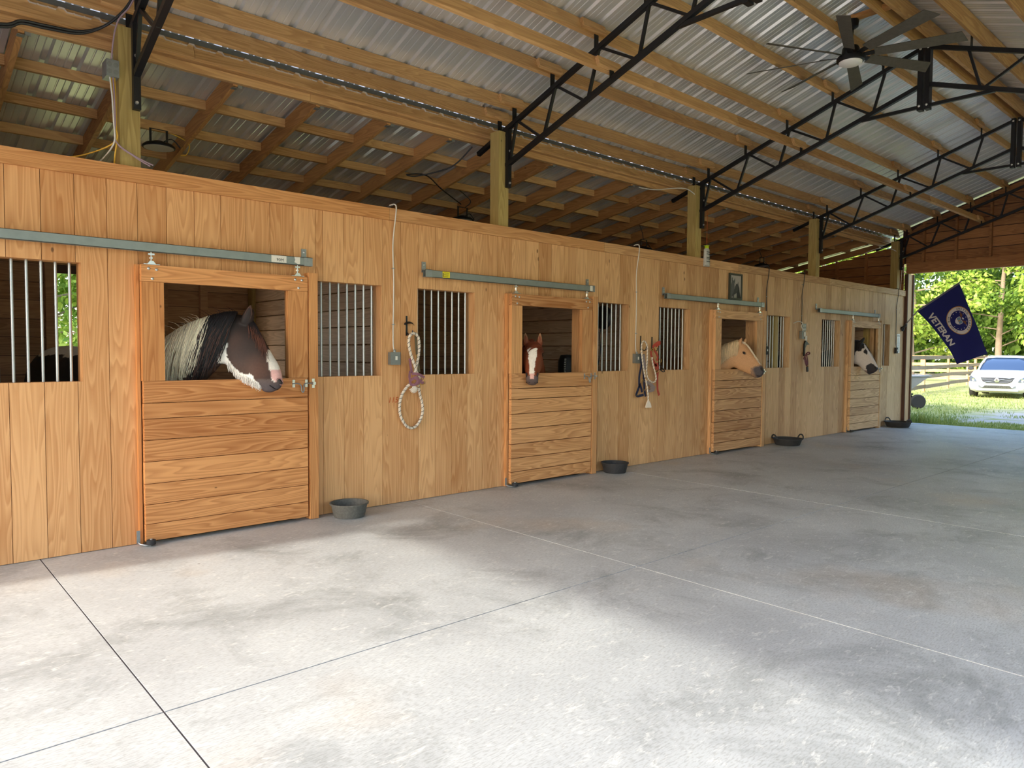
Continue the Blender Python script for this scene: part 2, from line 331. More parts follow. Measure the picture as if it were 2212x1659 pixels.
# ================================================================ SETTING: floor
XA, XB = -2.5, 16.5                          # inner faces of the two gable ends
fl = empty('floor', (0, 0, 0), kind='structure')
xs = [-3.0, .858, 3.905, 6.95, 13.42, 16.76]; g = .0042
for i in range(5):
    for y0, y1 in ((-2.82, .02), (-6.3, -2.82)):
        P('slab', MB().box(xs[i]+g, xs[i+1]-g, y0+g, y1-g, -.1, 0), M['conc'], fl)
for jx, jm in ((.858, 'jdark'), (3.905, 'jpale'), (6.95, 'jpale'), (13.42, 'jdark')): P('joint_filler', MB().box(jx-.0045, jx+.0045, -6.28, .0, -.03, -.003), M[jm], fl)
P('joint_filler', MB().box(-2.98, 16.7, -2.8245, -2.8155, -.03, -.0035), M['jdark'], fl)
P('slab_base', MB().box(-3.0, 16.74, -6.28, 0, -.14, -.035), M['dirt'], fl)
P('stall_floor', MB().box(-2.5, 16.5, .02, 3.72, -.14, -.01), M['dirt'], fl)
# ================================================================ front stall wall
PX = [-2.18, 1.48, 5.14, 8.80, 12.46, 16.12]
doors = [(1.51, 2.822), (5.17, 6.465), (9.11, 10.44), (13.66, 15.0)]
wins = [(.37, 1.14), (2.92, 3.61), (4.016, 4.73), (6.59, 7.25), (7.89, 8.61), (10.72, 11.48), (12.64, 13.37), (15.09, 15.70)]
ZW0, ZW1, ZT = 1.238, 2.085, 2.705
holes = [(a+.10, b_-.10, -.1, 2.06) for a, b_ in doors]+[(a, b_, ZW0, ZW1) for a, b_ in wins]
edges = [.904-.2035*k for k in range(16, -1, -1)]+[.904+.2035*k for k in range(1, 11)]+[3.01+.2033*k for k in range(0, 11)]
while edges[-1] < 16.2: edges.append(edges[-1]+.2035)
edges[-1] = 16.43
wl_ = empty('wall_left', (0, 0, 0), kind='structure')
rnd = random.Random(5)
for a, b_ in zip(edges[:-1], edges[1:]):
    cuts = sorted({a, b_}|{c for h in holes for c in h[:2] if a+.004 < c < b_-.004})
    cols = []
    for c0, c1 in zip(cuts[:-1], cuts[1:]):
        segs = [(0.004, 2.76)]
        for h in holes:
            if h[0] < (c0+c1)/2 < h[1]:
                new = []
                for s0, s1 in segs:
                    if s0 < h[2]: new.append((s0, h[2]))
                    if s1 > h[3]: new.append((h[3], s1))
                segs = new
        cols.append((c0, c1, segs))
    whole = any(len(s) == 1 and s[0][0] < .1 and s[0][1] > 2.7 for _, _, s in cols)
    groups = [cols] if whole else [[(c0, c1, [q for q in s if (q[0] > 1.5) == up]) for c0, c1, s in cols] for up in (False, True)]
    for gset in groups:
        mb = MB(); dy = rnd.uniform(-.0015, .0015)
        for c0, c1, s in gset:
            for s0, s1 in s: mb.box(c0+(.0018 if c0 == a else 0), c1-(.0018 if c1 == b_ else 0), dy, .024, s0, s1)
        if mb.v: P('board', mb, M['wallz'], wl_)
# level backing girts behind the boards
for z in (.3, 1.16, 2.17, 2.55):
    x = -2.3
    for dx0, dx1 in [d for d in doors]+[(16.3, 16.3)]:
        if z < 2.1:
            if dx0+.1-x > .1: P('girt', MB().box(x, dx0+.08, .026, .062, z-.045, z+.045), M['wallx'], wl_)
            x = dx1-.08
    if z > 2.1: P('girt', MB().box(-2.3, 16.3, .026, .062, z-.045, z+.045), M['wallx'], wl_)
tr = empty('trim_1', (0, 0, 2.7), kind='structure')
segx = [-2.45, .62, 3.68, 6.74, 9.8, 12.86, 14.9, 16.43]
for a, b_ in zip(segx[:-1], segx[1:]):
    P('board', MB().box(a+.001, b_-.001, -.026, -.003, 2.702, 2.815), M['wallx'], tr)
    P('cap_board', MB().box(a+.001, b_-.001, .0, .14, 2.775, 2.812), M['wallx'], tr)
# windows with bars
for i, (a, b_) in enumerate(wins):
    w = empty('window_%d' % (i+1), (a, 0, ZW0), kind='structure')
    P('jamb_board', MB().box(b_-.001, b_+.022, .026, .15, ZW0-.02, ZW1+.02), M['wallz'], w)
    P('jamb_board', MB().box(a-.022, a+.001, .026, .15, ZW0-.02, ZW1+.02), M['wallz'], w)
    P('sill_board', MB().box(a, b_, .026, .15, ZW0-.022, ZW0-.001), M['wallx'], w)
    P('head_board', MB().box(a, b_, .026, .15, ZW1+.001, ZW1+.022), M['wallx'], w)
    me = MB().tube([(0, 0, ZW0-.01), (0, 0, ZW1+.01)], .0105, 10).mesh('bar', M['bar'], (0, 0, 0), True)
    x = b_-.055
    while x > a+.02:
        inst('bar', me, (x, .09, 0), w); x -= .0862
# sliding doors
pz = [1.235, 1.068, .95, .79, .628, .462, .306, .158, .028]
for i, (a, b_) in enumerate(doors):
    d = empty('door_%d' % (i+1), (a, -.06, 0), kind='structure'); rr_ = random.Random(i)
    y0, y1 = -.092, -.05
    P('top_rail', MB().box(a, b_-.002, y0-.004, y1+.004, 1.975, 2.098), M['doorx'], d)
    for k in range(8):
        j = 0 if i == 0 or k in (0, 7) else rr_.uniform(-.006, .006)
        P('plank', MB().box(a+.002+rr_.uniform(0, .004), b_-.004-rr_.uniform(0, .004), y0-rr_.uniform(0, .002), y1, pz[k+1]+(.004 if i == 0 else .007), pz[k]-.001), M['doorx'], d)
    wl2, wr2 = (.155, .178) if i != 3 else (.13, .13)
    P('stile', MB().box(a, a+wl2, y0-.001, y1+.004, 1.236, 1.973), M['doorz'], d)
    P('stile', MB().box(b_-wr2, b_-.002, y0-.001, y1+.004, 1.236, 1.973), M['doorz'], d)
    for x in (a+.01, b_-.14): P('back_batten', MB().box(x, x+.13, y1+.001, y1+.03, .04, 1.23), M['doorz'], d)
    bm_ = MB().lathe([(.0115, 0), (.0115, .002), (.009, .006), (.004, .008)], (0, 0, 0), 10, 'Y')
    xf(bm_, lambda v: Vector((v.x, -v.y, v.z))); bme = bm_.mesh('bolt', M['bolt'], (0, 0, 0), True)
    for x, z in ((a+.05, 2.07), (a+.105, 2.065), (a+.075, 1.995), (b_-.115, 2.07), (b_-.055, 2.068), (b_-.085, 2.0)): inst('bolt', bme, (x, y0-.004, z), d)
    # latch: bent rod handle in two plates
    zl = 1.188; q = MB(); hx = b_-.13
    for x in (hx-.005, b_-.02): q.box(x-.011, x+.011, y0-.006, y0-.002, zl-.032, zl+.032); [q.lathe([(.005, 0), (.003, -.004)], (x, y0-.006, zl+s_*.022), 8, 'Y') for s_ in (-1, 1)]
    P('latch_plate', q, M['bolt'], d, smooth=True)
    P('latch_rod', MB().tube(spline([(hx-.02, y0-.016, zl), (hx+.03, y0-.017, zl), (hx+.055, y0-.02, zl-.02), (hx+.058, y0-.024, zl-.06), (hx+.068, y0-.026, zl-.075), (hx+.078, y0-.024, zl-.06), (hx+.08, y0-.02, zl-.02), (hx+.1, y0-.017, zl), (b_+.045, y0-.016, zl)], 5), .0052, 8), M['galv'], d, smooth=True)
    # jambs: posts the door closes against
    t = empty('trim_%d' % (i+2), (b_, 0, 0), kind='structure')
    P('jamb_post', MB().box(b_+.008, b_+.088, -.1, -.003, .004, 2.137), M['doorz'], t)
    P('jamb_post', MB().box(a-.026, a-.004, -.047 if i < 2 else -.05, -.003, .004, 2.1), M['doorz'], t)
    q = MB(); x = b_+.04; q.box(x-.012, x+.012, -.106, -.101, zl-.04, zl+.04); q.box(x-.012, x+.012, -.13, -.1, zl-.012, zl+.012)
    P('keeper', q, M['bolt'], t)
    # inner jambs of the opening
    P('inner_jamb', MB().box(a+.078, a+.1, .026, .15, .0, 2.06), M['doorz'], t)
    P('inner_jamb', MB().box(b_-.1, b_-.078, .026, .15, .0, 2.06), M['doorz'], t)
    P('inner_head', MB().box(a+.08, b_-.08, .026, .15, 2.062, 2.085), M['wallx'], t)
# stall partitions, back wall
wp = empty('wall_partition', (0, 0, 0), kind='structure')
pr = random.Random(8)
for X in (.19, 3.85, 7.51, 11.17, 14.83):
    z = .02
    while z < 2.55:
        h = pr.choice((.185, .19, .2)); P('plank', MB().box(X-.02, X+.02, .16, 3.62, z, z+h-.012), M['iny'], wp); z += h
    P('partition_post', MB().box(X-.05, X+.05, .07, .155, 0, 2.7), M['post'], wp)
    P('partition_post', MB().box(X-.07, X+.07, 3.49, 3.62, 0, 3.1), M['post'], wp)
wb = empty('wall_back', (0, 3.66, 0), kind='structure')
z = .02
cell = [-2.5, .19, 1.48, 3.85, 5.6, 7.51, 9.3, 11.17, 13.0, 14.83, 16.5]
while z < 3.2:
    h = pr.choice((.185, .2, .21))
    for a, b_ in zip(cell[:-1], cell[1:]):
        if a == 1.48:
            P('plank', MB().box(a, 1.575, 3.65, 3.675, z, z+h-.006), M['inx'], wb) if 1.15 < z < 2.25 else P('plank', MB().box(a, b_-.004, 3.65, 3.675, z, min(z+h-.006, zlean(3.66)-.02)), M['inx'], wb)
            if 1.15 < z < 2.25: P('plank', MB().box(2.655, b_-.004, 3.65, 3.675, z, z+h-.006), M['inx'], wb)
        else: P('plank', MB().box(a, b_-.004, 3.65, 3.675, z, min(z+h-.006, zlean(3.66)-.02)), M['inx'], wb)
    z += h
for X in (-1, 1.0, 1.53, 2.72, 3.2, 4.6, 5.5, 6.3, 8.3, 9.2, 10.1, 12.1, 12.9, 13.7, 15.6):
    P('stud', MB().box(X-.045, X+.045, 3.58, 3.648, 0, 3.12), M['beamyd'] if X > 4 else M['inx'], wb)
# far gable end: horizontal boards, studs, header; the near end behind the camera the same
def gable(X, side, name, studs):
    w = empty(name, (X, 0, 3.0), kind='structure'); s_ = side
    z = 3.40
    def yl(zz): return min(.02, (4.165-.05-zz)/.347)       # inside of roof, left half
    while z < 5.05:
        z1 = min(z+.2, 5.08); a0, a1 = min(.02, yl(z)), min(.02, yl(z1))
        if yl(z1) < YR: z1 = zroof(YR)-.06; a1 = YR+.02
        poly = [(a0, z), (a1, z1-.014), (2*YR-a1, z1-.014), (2*YR-a0, z)]
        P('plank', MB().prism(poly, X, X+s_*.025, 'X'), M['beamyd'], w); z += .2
    z = .0
    while z < 3.75:
        z1 = min(z+.2, 3.76); top = 3.66 if z1 < zlean(3.66)-.14 else .5+(3.915-.17-z1)/.185
        top0 = 3.66 if z < zlean(3.66)-.14 else .5+(3.915-.17-z)/.185
        top = min(top, 3.66); top0 = min(top0, 3.66)
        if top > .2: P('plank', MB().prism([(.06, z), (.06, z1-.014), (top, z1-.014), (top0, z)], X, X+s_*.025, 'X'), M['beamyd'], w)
        z += .2
    for y in studs:
        zt = (zroof(y)-.06) if y < .1 else zlean(y)-.17; z0 = 3.4 if y < .1 else 0
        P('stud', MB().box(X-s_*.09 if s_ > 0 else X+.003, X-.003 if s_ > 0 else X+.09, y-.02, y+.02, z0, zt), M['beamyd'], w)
    xh = (X-.10, X+.03) if s_ > 0 else (X-.03, X+.10)
    P('header', MB().box(xh[0], xh[1], -5.85, -.03, 3.175, 3.395), M['wallx'] if False else M['beamyd'], w)
    P('end_rafter', MB().bar((X-s_*.06, .55, zlean(.55)-.10), (X-s_*.06, 3.6, zlean(3.6)-.10), .05, .12), M['beamy'], w)
    X1 = X+s_*.03; X2 = X+s_*.036; top_ = lambda y: zroof(y)-.02
    P('outer_siding', MB().prism([(.1, 3.40), (.1, top_(.1)), (YR, top_(YR)), (2*YR-.1, top_(2*YR-.1)), (2*YR-.1, 3.40)], min(X1, X2), max(X1, X2), 'X'), M['browntrim'], w)
    P('outer_siding', MB().prism([(.06, 0), (.06, zlean(.06)-.2), (3.69, zlean(3.69)-.2), (3.69, 0)], min(X1, X2), max(X1, X2), 'X'), M['browntrim'], w)
    # right-hand lean-to end stays open; jamb strips of the big opening
    P('jamb_wood', MB().box(min(X-s_*.04, X+s_*.22), max(X-s_*.04, X+s_*.22), -.05, .02, 0, 3.17), M['wallz'], w)
    P('jamb_trim', MB().box(min(X-s_*.075, X-s_*.042), max(X-s_*.075, X-s_*.042), -.062, .0, 0, 3.17), M['browntrim'], w)
    P('jamb_trim', MB().box(min(X+s_*.2, X+s_*.26), max(X+s_*.2, X+s_*.26), -.075, .02, 0, 3.17), M['browntrim'], w)
P('outer_siding', MB().box(XA, XB+.03, 3.678, 3.69, 0, 1.15), M['browntrim'], wb); P('outer_siding', MB().box(XA, 1.575, 3.678, 3.69, 1.15, 2.33), M['browntrim'], wb)
P('outer_siding', MB().box(2.655, XB+.03, 3.678, 3.69, 1.15, 2.33), M['browntrim'], wb); P('outer_siding', MB().box(XA, XB+.03, 3.678, 3.69, 2.33, 3.27), M['browntrim'], wb)
gable(XB, 1, 'wall_far', [3.0, 2.2, 1.46, .82, -.34, -.94, -1.54, -2.14, -2.74, -3.5, -4.3, -5.1])
gable(XA, -1, 'wall_near', [2.5, 1.4, -.5, -1.7, -2.9, -4.1, -5.2])
# added board wall, out of view, keeps side light off the far floor
wr = empty('wall_light_block', (12, 2*YR, 0), kind='structure'); x = 8.8
while x < 16.4: P('board', MB().box(x+.002, x+.2545, 2*YR-.02, 2*YR+.005, .004, 2.8), M['wallz'], wr); x += .2565
# ================================================================ posts
for X in PX:
    for y, zt in ((.09, 3.83), (2*YR-.09, 3.83)):
        if X > 16 and False: continue
        P('post_column', MB().box(X-.07, X+.07, y-.07, y+.07, 0 if y < -1 else .0, zt), M['post'], kind='structure')
# ================================================================ roof
ce = empty('ceiling', (0, 0, 4), kind='structure')
def sheet(length, width=.9144):
    prof = []; h = .023
    for k in range(4):
        x0 = k*.2286
        prof += [(x0-.034, 0), (x0-.018, h), (x0+.018, h), (x0+.034, 0)]
        for mxx in (.08, .145): prof += [(x0+mxx-.008, 0), (x0+mxx-.003, .004), (x0+mxx+.003, .004), (x0+mxx+.008, 0)]
    prof.append((.9144-.034, 0)); prof = [(x, z) for x, z in prof]
    mb = MB(); n = len(prof)
    for y in (0, length): mb.v += [(x, y, z) for x, z in prof]
    mb.f = [(i, i+1, n+i+1, n+i) for i in range(n-1)]
    me = mb.mesh('roof_sheet', M['roof'], (0, 0, 0), False, False); return me
def sheets(y0, y1, zf, parent, nm='roof_sheet', xs_=None):
    dz = zf(y1)-zf(y0); ln = math.hypot(y1-y0, dz); me = sheet(ln); rx = math.atan2(dz, y1-y0)
    x = XA-.5 if xs_ is None else xs_
    while x < XB+.2:
        inst(nm, me, (x, y0, zf(y0)), parent, rot=(rx, 0, 0)); x += .9144
sheets(YR, .42, zroof, ce); sheets(2*YR-.42, YR, zroof, ce)
P('ridge_cap', MB().prism([(YR-.22, zroof(YR-.22)+.03), (YR, zroof(YR)+.035), (YR+.22, zroof(YR-.22)+.03), (YR, zroof(YR)+.045)], XA-.5, XB+.4, 'X'), M['roof'], ce)
sheets(.33, 4.0, zlean, ce)
def zlr(y): return zlean(2*YR-y)
# lean-to over the open right side
sheets(2*YR-4.0, 2*YR-.33, zlr, ce, xs_=5.2)
# purlins and girders (continuous, run along the aisle, in lengths)
def beam(name, y0, y1, z0, z1, cuts=(), mat='beamx', parent=None, xa=XA-.4, xb=XB-.02):
    cc = [xa]+list(cuts)+[xb]
    for a, b_ in zip(cc[:-1], cc[1:]): P(name, MB().box(a+.0015, b_-.0015, y0, y1, z0, z1), M[mat], parent or ce)
def tilted(name, y, z, depth, cuts, mir=False, off=0.0, t=.04):
    """joist standing square to the roof slope; (y, z) is its upper edge on the aisle side"""
    nY, nZ, sY, sZ = -.327*depth, -.945*depth, .945*t, -.327*t
    q = [(y, z), (y+nY, z+nZ), (y+nY+sY, z+nZ+sZ), (y+sY, z+sZ)]
    if mir: q = [(2*YR-a, b_) for a, b_ in q]
    cc = [XA-.4]+list(cuts)+[XB-.02]
    for a, b_ in zip(cc[:-1], cc[1:]): P(name, MB().prism(q, a+.0015, b_-.0015, 'X'), M['beamx'], ce)
pur = [(.185, 0), (-.052, 0), (-.62, 0), (-1.20, 0), (-1.78, 0), (-2.36, 0)]; pur = [(y, zroof(y)-.004) for y, _ in pur]
for k, (y, zb) in enumerate(pur):
    tilted('purlin', y, zb, .138, (1.48+3.66*(k % 2), 8.8+3.66*(k % 2)))
    tilted('purlin', y, zb, .138, (5.14, 12.46), True)
beam('ridge_beam', YR+.05, YR+.09, 4.93, 5.10, (5.14, 12.46)); beam('ridge_beam', YR-.09, YR-.05, 4.93, 5.10, (5.14, 12.46))
tilted('stringer', -1.395, 4.17, .115, (1.3, 7.4, 13.5))
tilted('eave_girder', .362, 3.978, .128, (2.05, 7.0, 12.2)); beam('girder_plate', .34, .404, 3.835, 3.862, (4.0, 11.0))
beam('ledger', .405, .45, 3.77, 3.845, (3.1, 9.0, 13.9))
beam('eave_girder', 2*YR-.36, 2*YR-.32, 3.85, 3.972, (2.05, 7.0, 12.2)); beam('ledger', 2*YR-.45, 2*YR-.405, 3.745, 3.845, (3.1, 9.0, 13.9))
P('eave_flashing', MB().box(XA-.4, XB+.2, .385, .388, 3.93, 4.03), M['galv'], ce); P('eave_flashing', MB().box(XA-.4, XB+.2, 2*YR-.388, 2*YR-.385, 3.93, 4.03), M['galv'], ce)
# wavy closure strip of the sheet ends above the eave girder
mb = MB(); x = XA
pts = []
while x < XB:
    pts += [(x, .30, 4.012), (x+.06, .30, 4.009), (x+.085, .30, 4.032), (x+.11, .30, 4.034), (x+.135, .30, 4.01), (x+.2, .30, 4.012)]; x += .2286
P('closure_strip', MB().tube(pts, .006, 4), M['cableb'], ce)
# lean-to rafters, hangers, purlins between
rx_ = [.88+.774*k for k in range(-4, 21)]
for mir in (0, 1):
    fy = (lambda y: y) if not mir else (lambda y: 2*YR-y)
    for X in rx_:
        if X > 16.3 or (mir and X < 5): continue
        poly = [(fy(.452), zlean(.452)-.165), (fy(3.62), zlean(3.62)-.165), (fy(3.62), zlean(3.62)-.003), (fy(.452), zlean(.452)-.003)]
        P('rafter', MB().prism(poly, X-.02, X+.02, 'X'), M['beamy'], ce)
        if not mir:
            q = MB(); q.box(X-.026, X+.05, .438, .45, 3.742, 3.80) if False else q.box(X+.021, X+.06, .452, .456, 3.745, 3.90); q.box(X-.024, X+.024, .452, .51, 3.742, 3.746); q.box(X+.0205, X+.0235, .452, .51, 3.745, 3.79)
            P('joist_hanger', q, M['galv'], ce)
    if not mir:
        for y in (1.12, 1.72, 2.32, 2.92, 3.5):
            for a, b_ in zip(rx_[:-1], rx_[1:]):
                if b_ > 16.6: continue
                P('batten', MB().box(a+.022, b_-.022, y, y+.04, zlean(y)-.09, zlean(y)-.004), M['beamx'], ce)
# ================================================================ steel trusses
nt_ = [-.14, -.72, -1.29, -1.87, -2.44]; nb_ = [-.53, -1.13, -1.74, -2.29]
def zt_(y): return 3.872-.355*y
def zb_(y): return zt_(y)-.405
TX = [-2.14, 1.52, 5.18, 8.84, 12.5, 16.16]
for i, X in enumerate(TX):
    t = empty('roof_truss' if i == 0 else 'roof_truss.%03d' % i, (X, 0, 3.2), kind='structure')
    for sd in (0, 1):
        fy = (lambda y: y) if not sd else (lambda y: 2*YR-y)
        A = lambda y, z: (X, fy(y), z)
        P('top_chord', MB().bar(A(.5, zt_(.5)-.005), A(YR+.06, zt_(YR+.06)), .045, .045), M['black'], t)
        P('bottom_chord', MB().bar(A(.02, 3.475), A(YR+.06, zb_(YR+.06)), .045, .045), M['black'], t)
        P('heel_tube', MB().bar(A(-.012, 3.235), A(-.012, 3.86), .045, .05, (1, 0, 0)), M['black'], t)
        P('heel_gusset', MB().bar(A(.12, zt_(.2)-.0), A(-.02, zt_(.2)-.01), .04, .025), M['black'], t)
        P('web', MB().bar(A(-.145, zt_(-.145)), A(-.035, 3.50), .026), M['black'], t)
        for k in range(4): P('web', MB().bar(A(nt_[k], zt_(nt_[k])), A(nb_[k], zb_(nb_[k])), .026), M['black'], t); P('web', MB().bar(A(nb_[k]-.02, zb_(nb_[k])), A(nt_[k+1], zt_(nt_[k+1])), .026), M['black'], t)
        P('tie', MB().bar(A(-2.18, zb_(-2.18)-.01), A(YR+.06, 4.235), .035), M['black'], t)
        P('splice_plate', MB().box(X-.045, X+.045, fy(YR+.012), fy(YR+.062), 4.19, 4.90) if not sd else MB().box(X-.045, X+.045, fy(YR+.062), fy(YR+.012), 4.19, 4.90), M['black'], t)
        q = MB(); [q.lathe([(.014, 0), (.014, -.004), (.009, -.007), (.009, -.013), (.003, -.015)], (X-.045, fy(YR+.038), z), 8, 'X') for z in (4.235, 4.86)]
        P('splice_bolt', q, M['bolt'], t)
        q = MB(); q.lathe([(.013, 0), (.01, -.014)], (X-.005, fy(-.037), 3.28) if not sd else (X-.005, fy(-.037), 3.28), 8, 'Y'); q.lathe([(.013, 0), (.01, -.014)], (X-.005, fy(-.037), 3.62), 8, 'Y')
        P('heel_bolt', q, M['bolt'], t)
        for y, zb in pur+[(-1.395, 4.19)]:
            z0 = (zb_ if y == -1.395 else zt_)(y-.05)+.012
            P('purlin_clip', MB().box(X-.028, X+.028, min(fy(y-.055), fy(y-.048)), max(fy(y-.055), fy(y-.048)), z0, max(zb-.122, z0+.03)), M['black'], t)
        for k, (y, zb) in enumerate(pur+[(-1.395, 4.17)]):
            b0, b1 = .022, .108; q = [(y-.327*b0-.001, zb-.945*b0), (y-.327*b1-.001, zb-.945*b1), (y-.327*b1-.037, zb-.945*b1+.0125), (y-.327*b0-.037, zb-.945*b0+.0125)]
            P('block', MB().prism([(fy(a), c) for a, c in q], X-.19, X+.13, 'X'), M['beamx'], t)

# ================================================================ HORSES
def setcol(me, cols):
    a = me.color_attributes.new('Col', 'FLOAT_COLOR', 'POINT'); a.data.foreach_set('color', [c for q in cols for c in q])
M['coat'] = vcol('horse coat', .62); M['hair'] = vcol('horse hair', .55)
M['eye'] = plain('horse eye', srgb(20, 14, 12), .08)
M['nostril'] = plain('nostril dark', srgb(26, 18, 18), .6)
M['innerear'] = plain('inner ear', srgb(70, 44, 36), .9)
def inpoly(p, poly):
    x, y = p; c = False; j = len(poly)-1
    for i in range(len(poly)):
        a, b_ = poly[i], poly[j]
        if (a[1] > y) != (b_[1] > y) and x < (b_[0]-a[0])*(y-a[1])/(b_[1]-a[1])+a[0]: c = not c
        j = i
    return c
class Horse:
    def __init__(s, D, body, label, colour, place=None, legs=True, group=None):
        s.D = D; d = Vector(D['d']).normalized(); s.P0 = Vector(D['P0'])
        n = Vector((d.y, -d.x, 0)); n = n if n.y < 0 else -n
        st = [(Vector(q[:3]), Vector(q[3:6]), q[6]) for q in D['st']]
        if place:
            f = place; st = [(f(a), f(b_), w*D.get('ws', .92) if k_ > 3 else min(w, .13)) for k_, (a, b_, w) in enumerate(st)]; d = D['nd']; n = Vector((d.y, -d.x, 0)); s.P0 = f(s.P0)
        s.d, s.n, s.nh = d, n, len(st)
        full = [(Vector(a), Vector(b_), w, Vector(sd)) for a, b_, w, sd in body]+[(a, b_, w, n) for a, b_, w in st]
        s.full = full; s.nb = len(body); s.colour = colour
        s.rings = 4
    def at(s, q):
        i = int(min(max(q, 0), len(s.full)-1.001)); t = q-i
        g = lambda k: s.full[min(max(k, 0), len(s.full)-1)]
        p0, p1, p2, p3 = g(i-1), g(i), g(i+1), g(i+2)
        cr = lambda a, b_, c, e: .5*((2*b_)+(-a+c)*t+(2*a-5*b_+4*c-e)*t*t+(-a+3*b_-3*c+e)*t**3)
        return [cr(p0[k], p1[k], p2[k], p3[k]) for k in range(4)]
    def surf(s, q, th, off=0.0):
        T, B, w, sd = s.at(q); sd = sd.normalized(); c = (T+B)/2; up = (T-B)/2; w = max(w, .004)
        ct, sn = math.cos(th), math.sin(th); h = q-s.nb
        f = 1.0
        if h > 5.5: f = 1-.30*(1-ct)/2*min(1, (h-5.5)/2) if h < s.nh-4 else 1-.12*(1-ct)/2
        e = .86; ct2 = math.copysign(abs(ct)**e, ct); sn2 = math.copysign(abs(sn)**e, sn)
        p = c+up*ct2+sd*(w*sn2*f)
        if off: 
            nn = (up.normalized()*ct*w+sd*sn*up.length).normalized(); p += nn*off
        return p
    def find(s, uv, near=True):
        """surface point whose side view is at uv"""
        best = None; tgt = s.P0+s.d*uv[0]; 
        for i in range(int(s.nb+4)*4, (len(s.full)-1)*4+1):
            q = i/4
            for k in range(2, 31):
                th = math.pi*k/32*(1 if near else -1); p = s.surf(q, th); e = ((p-s.P0).dot(s.d)-uv[0])**2+(p.z-uv[1])**2
                if best is None or e < best[0]: best = (e, p, q, th)
        return best[1:]
    def build(s, label, group=None, mane=None, vox=.0125, ears=None, legs=()):
        N = 32; mb = MB(); qs = [i/s.rings for i in range((len(s.full)-1)*s.rings+1)]
        for q in qs:
            for k in range(N): mb.v.append(tuple(s.surf(q, 2*math.pi*k/N)))
        for i in range(len(qs)-1):
            for k in range(N): mb.f.append((i*N+k, i*N+(k+1) % N, (i+1)*N+(k+1) % N, (i+1)*N+k))
        mb.f.append(tuple(range(N))[::-1]); mb.f.append(tuple((len(qs)-1)*N+k for k in range(N)))
        for pts, rs in legs: mb.tube(spline(pts, 4), [rs[min(int(i/4), len(rs)-1)]*(1-(i % 4)/4)+rs[min(int(i/4)+1, len(rs)-1)]*((i % 4)/4) for i in range((len(pts)-1)*4+1)], 12)
        # ears: tapered, slightly cupped leaves rooted in the poll
        earsg = []
        for side, (L_, R_, tip) in ears:
            base = (Vector(L_)+Vector(R_))/2; wd = (Vector(R_)-Vector(L_))/2; tip = Vector(tip); ax = tip-base
            o = len(mb.v); K = 7; nn = 12
            for i in range(K+1):
                t = i/K; wf = [1.0, 1.06, 1.02, .93, .78, .58, .34, .06][i]; c = base-ax*.18+ax*(1.18*t)
                for k in range(nn):
                    a = 2*math.pi*k/nn; mb.v.append(tuple(c+wd*(math.cos(a)*wf)+side*(math.sin(a)*(.030*wf+.004))))
            for i in range(K):
                for k in range(nn): mb.f.append((o+i*nn+k, o+i*nn+(k+1) % nn, o+(i+1)*nn+(k+1) % nn, o+(i+1)*nn+k))
            mb.f.append(tuple(o+k for k in range(nn))[::-1]); mb.f.append(tuple(o+K*nn+k for k in range(nn)))
            earsg.append((base, wd, ax, side))
        raw = bpy.data.objects.new('body_raw', mb.mesh('body_raw', M['coat'], (0, 0, 0), True)); COL.objects.link(raw)
        r = raw.modifiers.new('r', 'REMESH'); r.mode = 'VOXEL'; r.voxel_size = vox; r.use_smooth_shade = True
        sm = raw.modifiers.new('s', 'SMOOTH'); sm.factor = .5; sm.iterations = 3
        bpy.context.view_layer.update()
        me = bpy.data.meshes.new_from_object(raw.evaluated_get(bpy.context.evaluated_depsgraph_get())); me.name = 'body'
        bpy.data.objects.remove(raw)
        cols = []; P0, d = s.P0, s.d
        for v in me.vertices:
            c = v.co; j = noise.noise(c*26)*.007; u = (c-P0).dot(d)+j; z = c.z+noise.noise(c*26+Vector((9, 9, 9)))*.007
            cols.append(s.colour(u, z, c))
        root = empty('horse', (s.full[2][0].x, s.full[2][0].y, 0), label, 'horse', group)
        org = s.P0; me.transform(Matrix.Translation(-org)); setcol(me, cols); me.materials.clear(); me.materials.append(M['coat'])
        me.polygons.foreach_set('use_smooth', [True]*len(me.polygons))
        o = bpy.data.objects.new('body', me); COL.objects.link(o); o.parent = root; o.location = org-Vector(root.location)
        F = s.D['feats']; sc = s.D.get('sc', 1.0)
        for near in (True, False):
            p, q, th = s.find(F['eye'], near); T, B, w, sd = s.at(q); c = (T+B)/2
            out = (p-c).normalized(); side = s.n if near else -s.n; ec = p-side*.010*sc
            P('eye', MB().lathe([(.0008, -.019*sc), (.011*sc, -.016*sc), (.018*sc, -.007*sc), (.0195*sc, 0), (.018*sc, .007*sc), (.011*sc, .016*sc), (.0008, .019*sc)], ec, 14), M['eye'], root, smooth=True)
            rim = []; ax = s.d*.8-Vector((0, 0, .35)); up2 = Vector((0, 0, 1))
            for k in range(13):
                a = 2*math.pi*k/12; rim.append(ec+side*.008*sc+ax.normalized()*(.023*sc*math.cos(a))+up2*(.0155*sc*math.sin(a)))
            P('eyelid', MB().tube(rim, .0048*sc, 6), s.D['lid'], root, smooth=True)
            p, q, th = s.find(F['nostril'], near)
            nb = MB().lathe([(.001, -.024), (.014, -.017), (.019, 0), (.015, .017), (.001, .024)], (0, 0, 0), 12)
            fw_ = (s.d*.5-Vector((0, 0, .85))).normalized(); sdv = side; up3 = fw_.cross(sdv)
            xf(nb, lambda v: p-sdv*.006*sc+fw_*(v.z*1.0*sc)+sdv*(v.x*.75*sc)+up3*(v.y*.75*sc)); P('nostril', nb, M['nostril'], root, smooth=True)
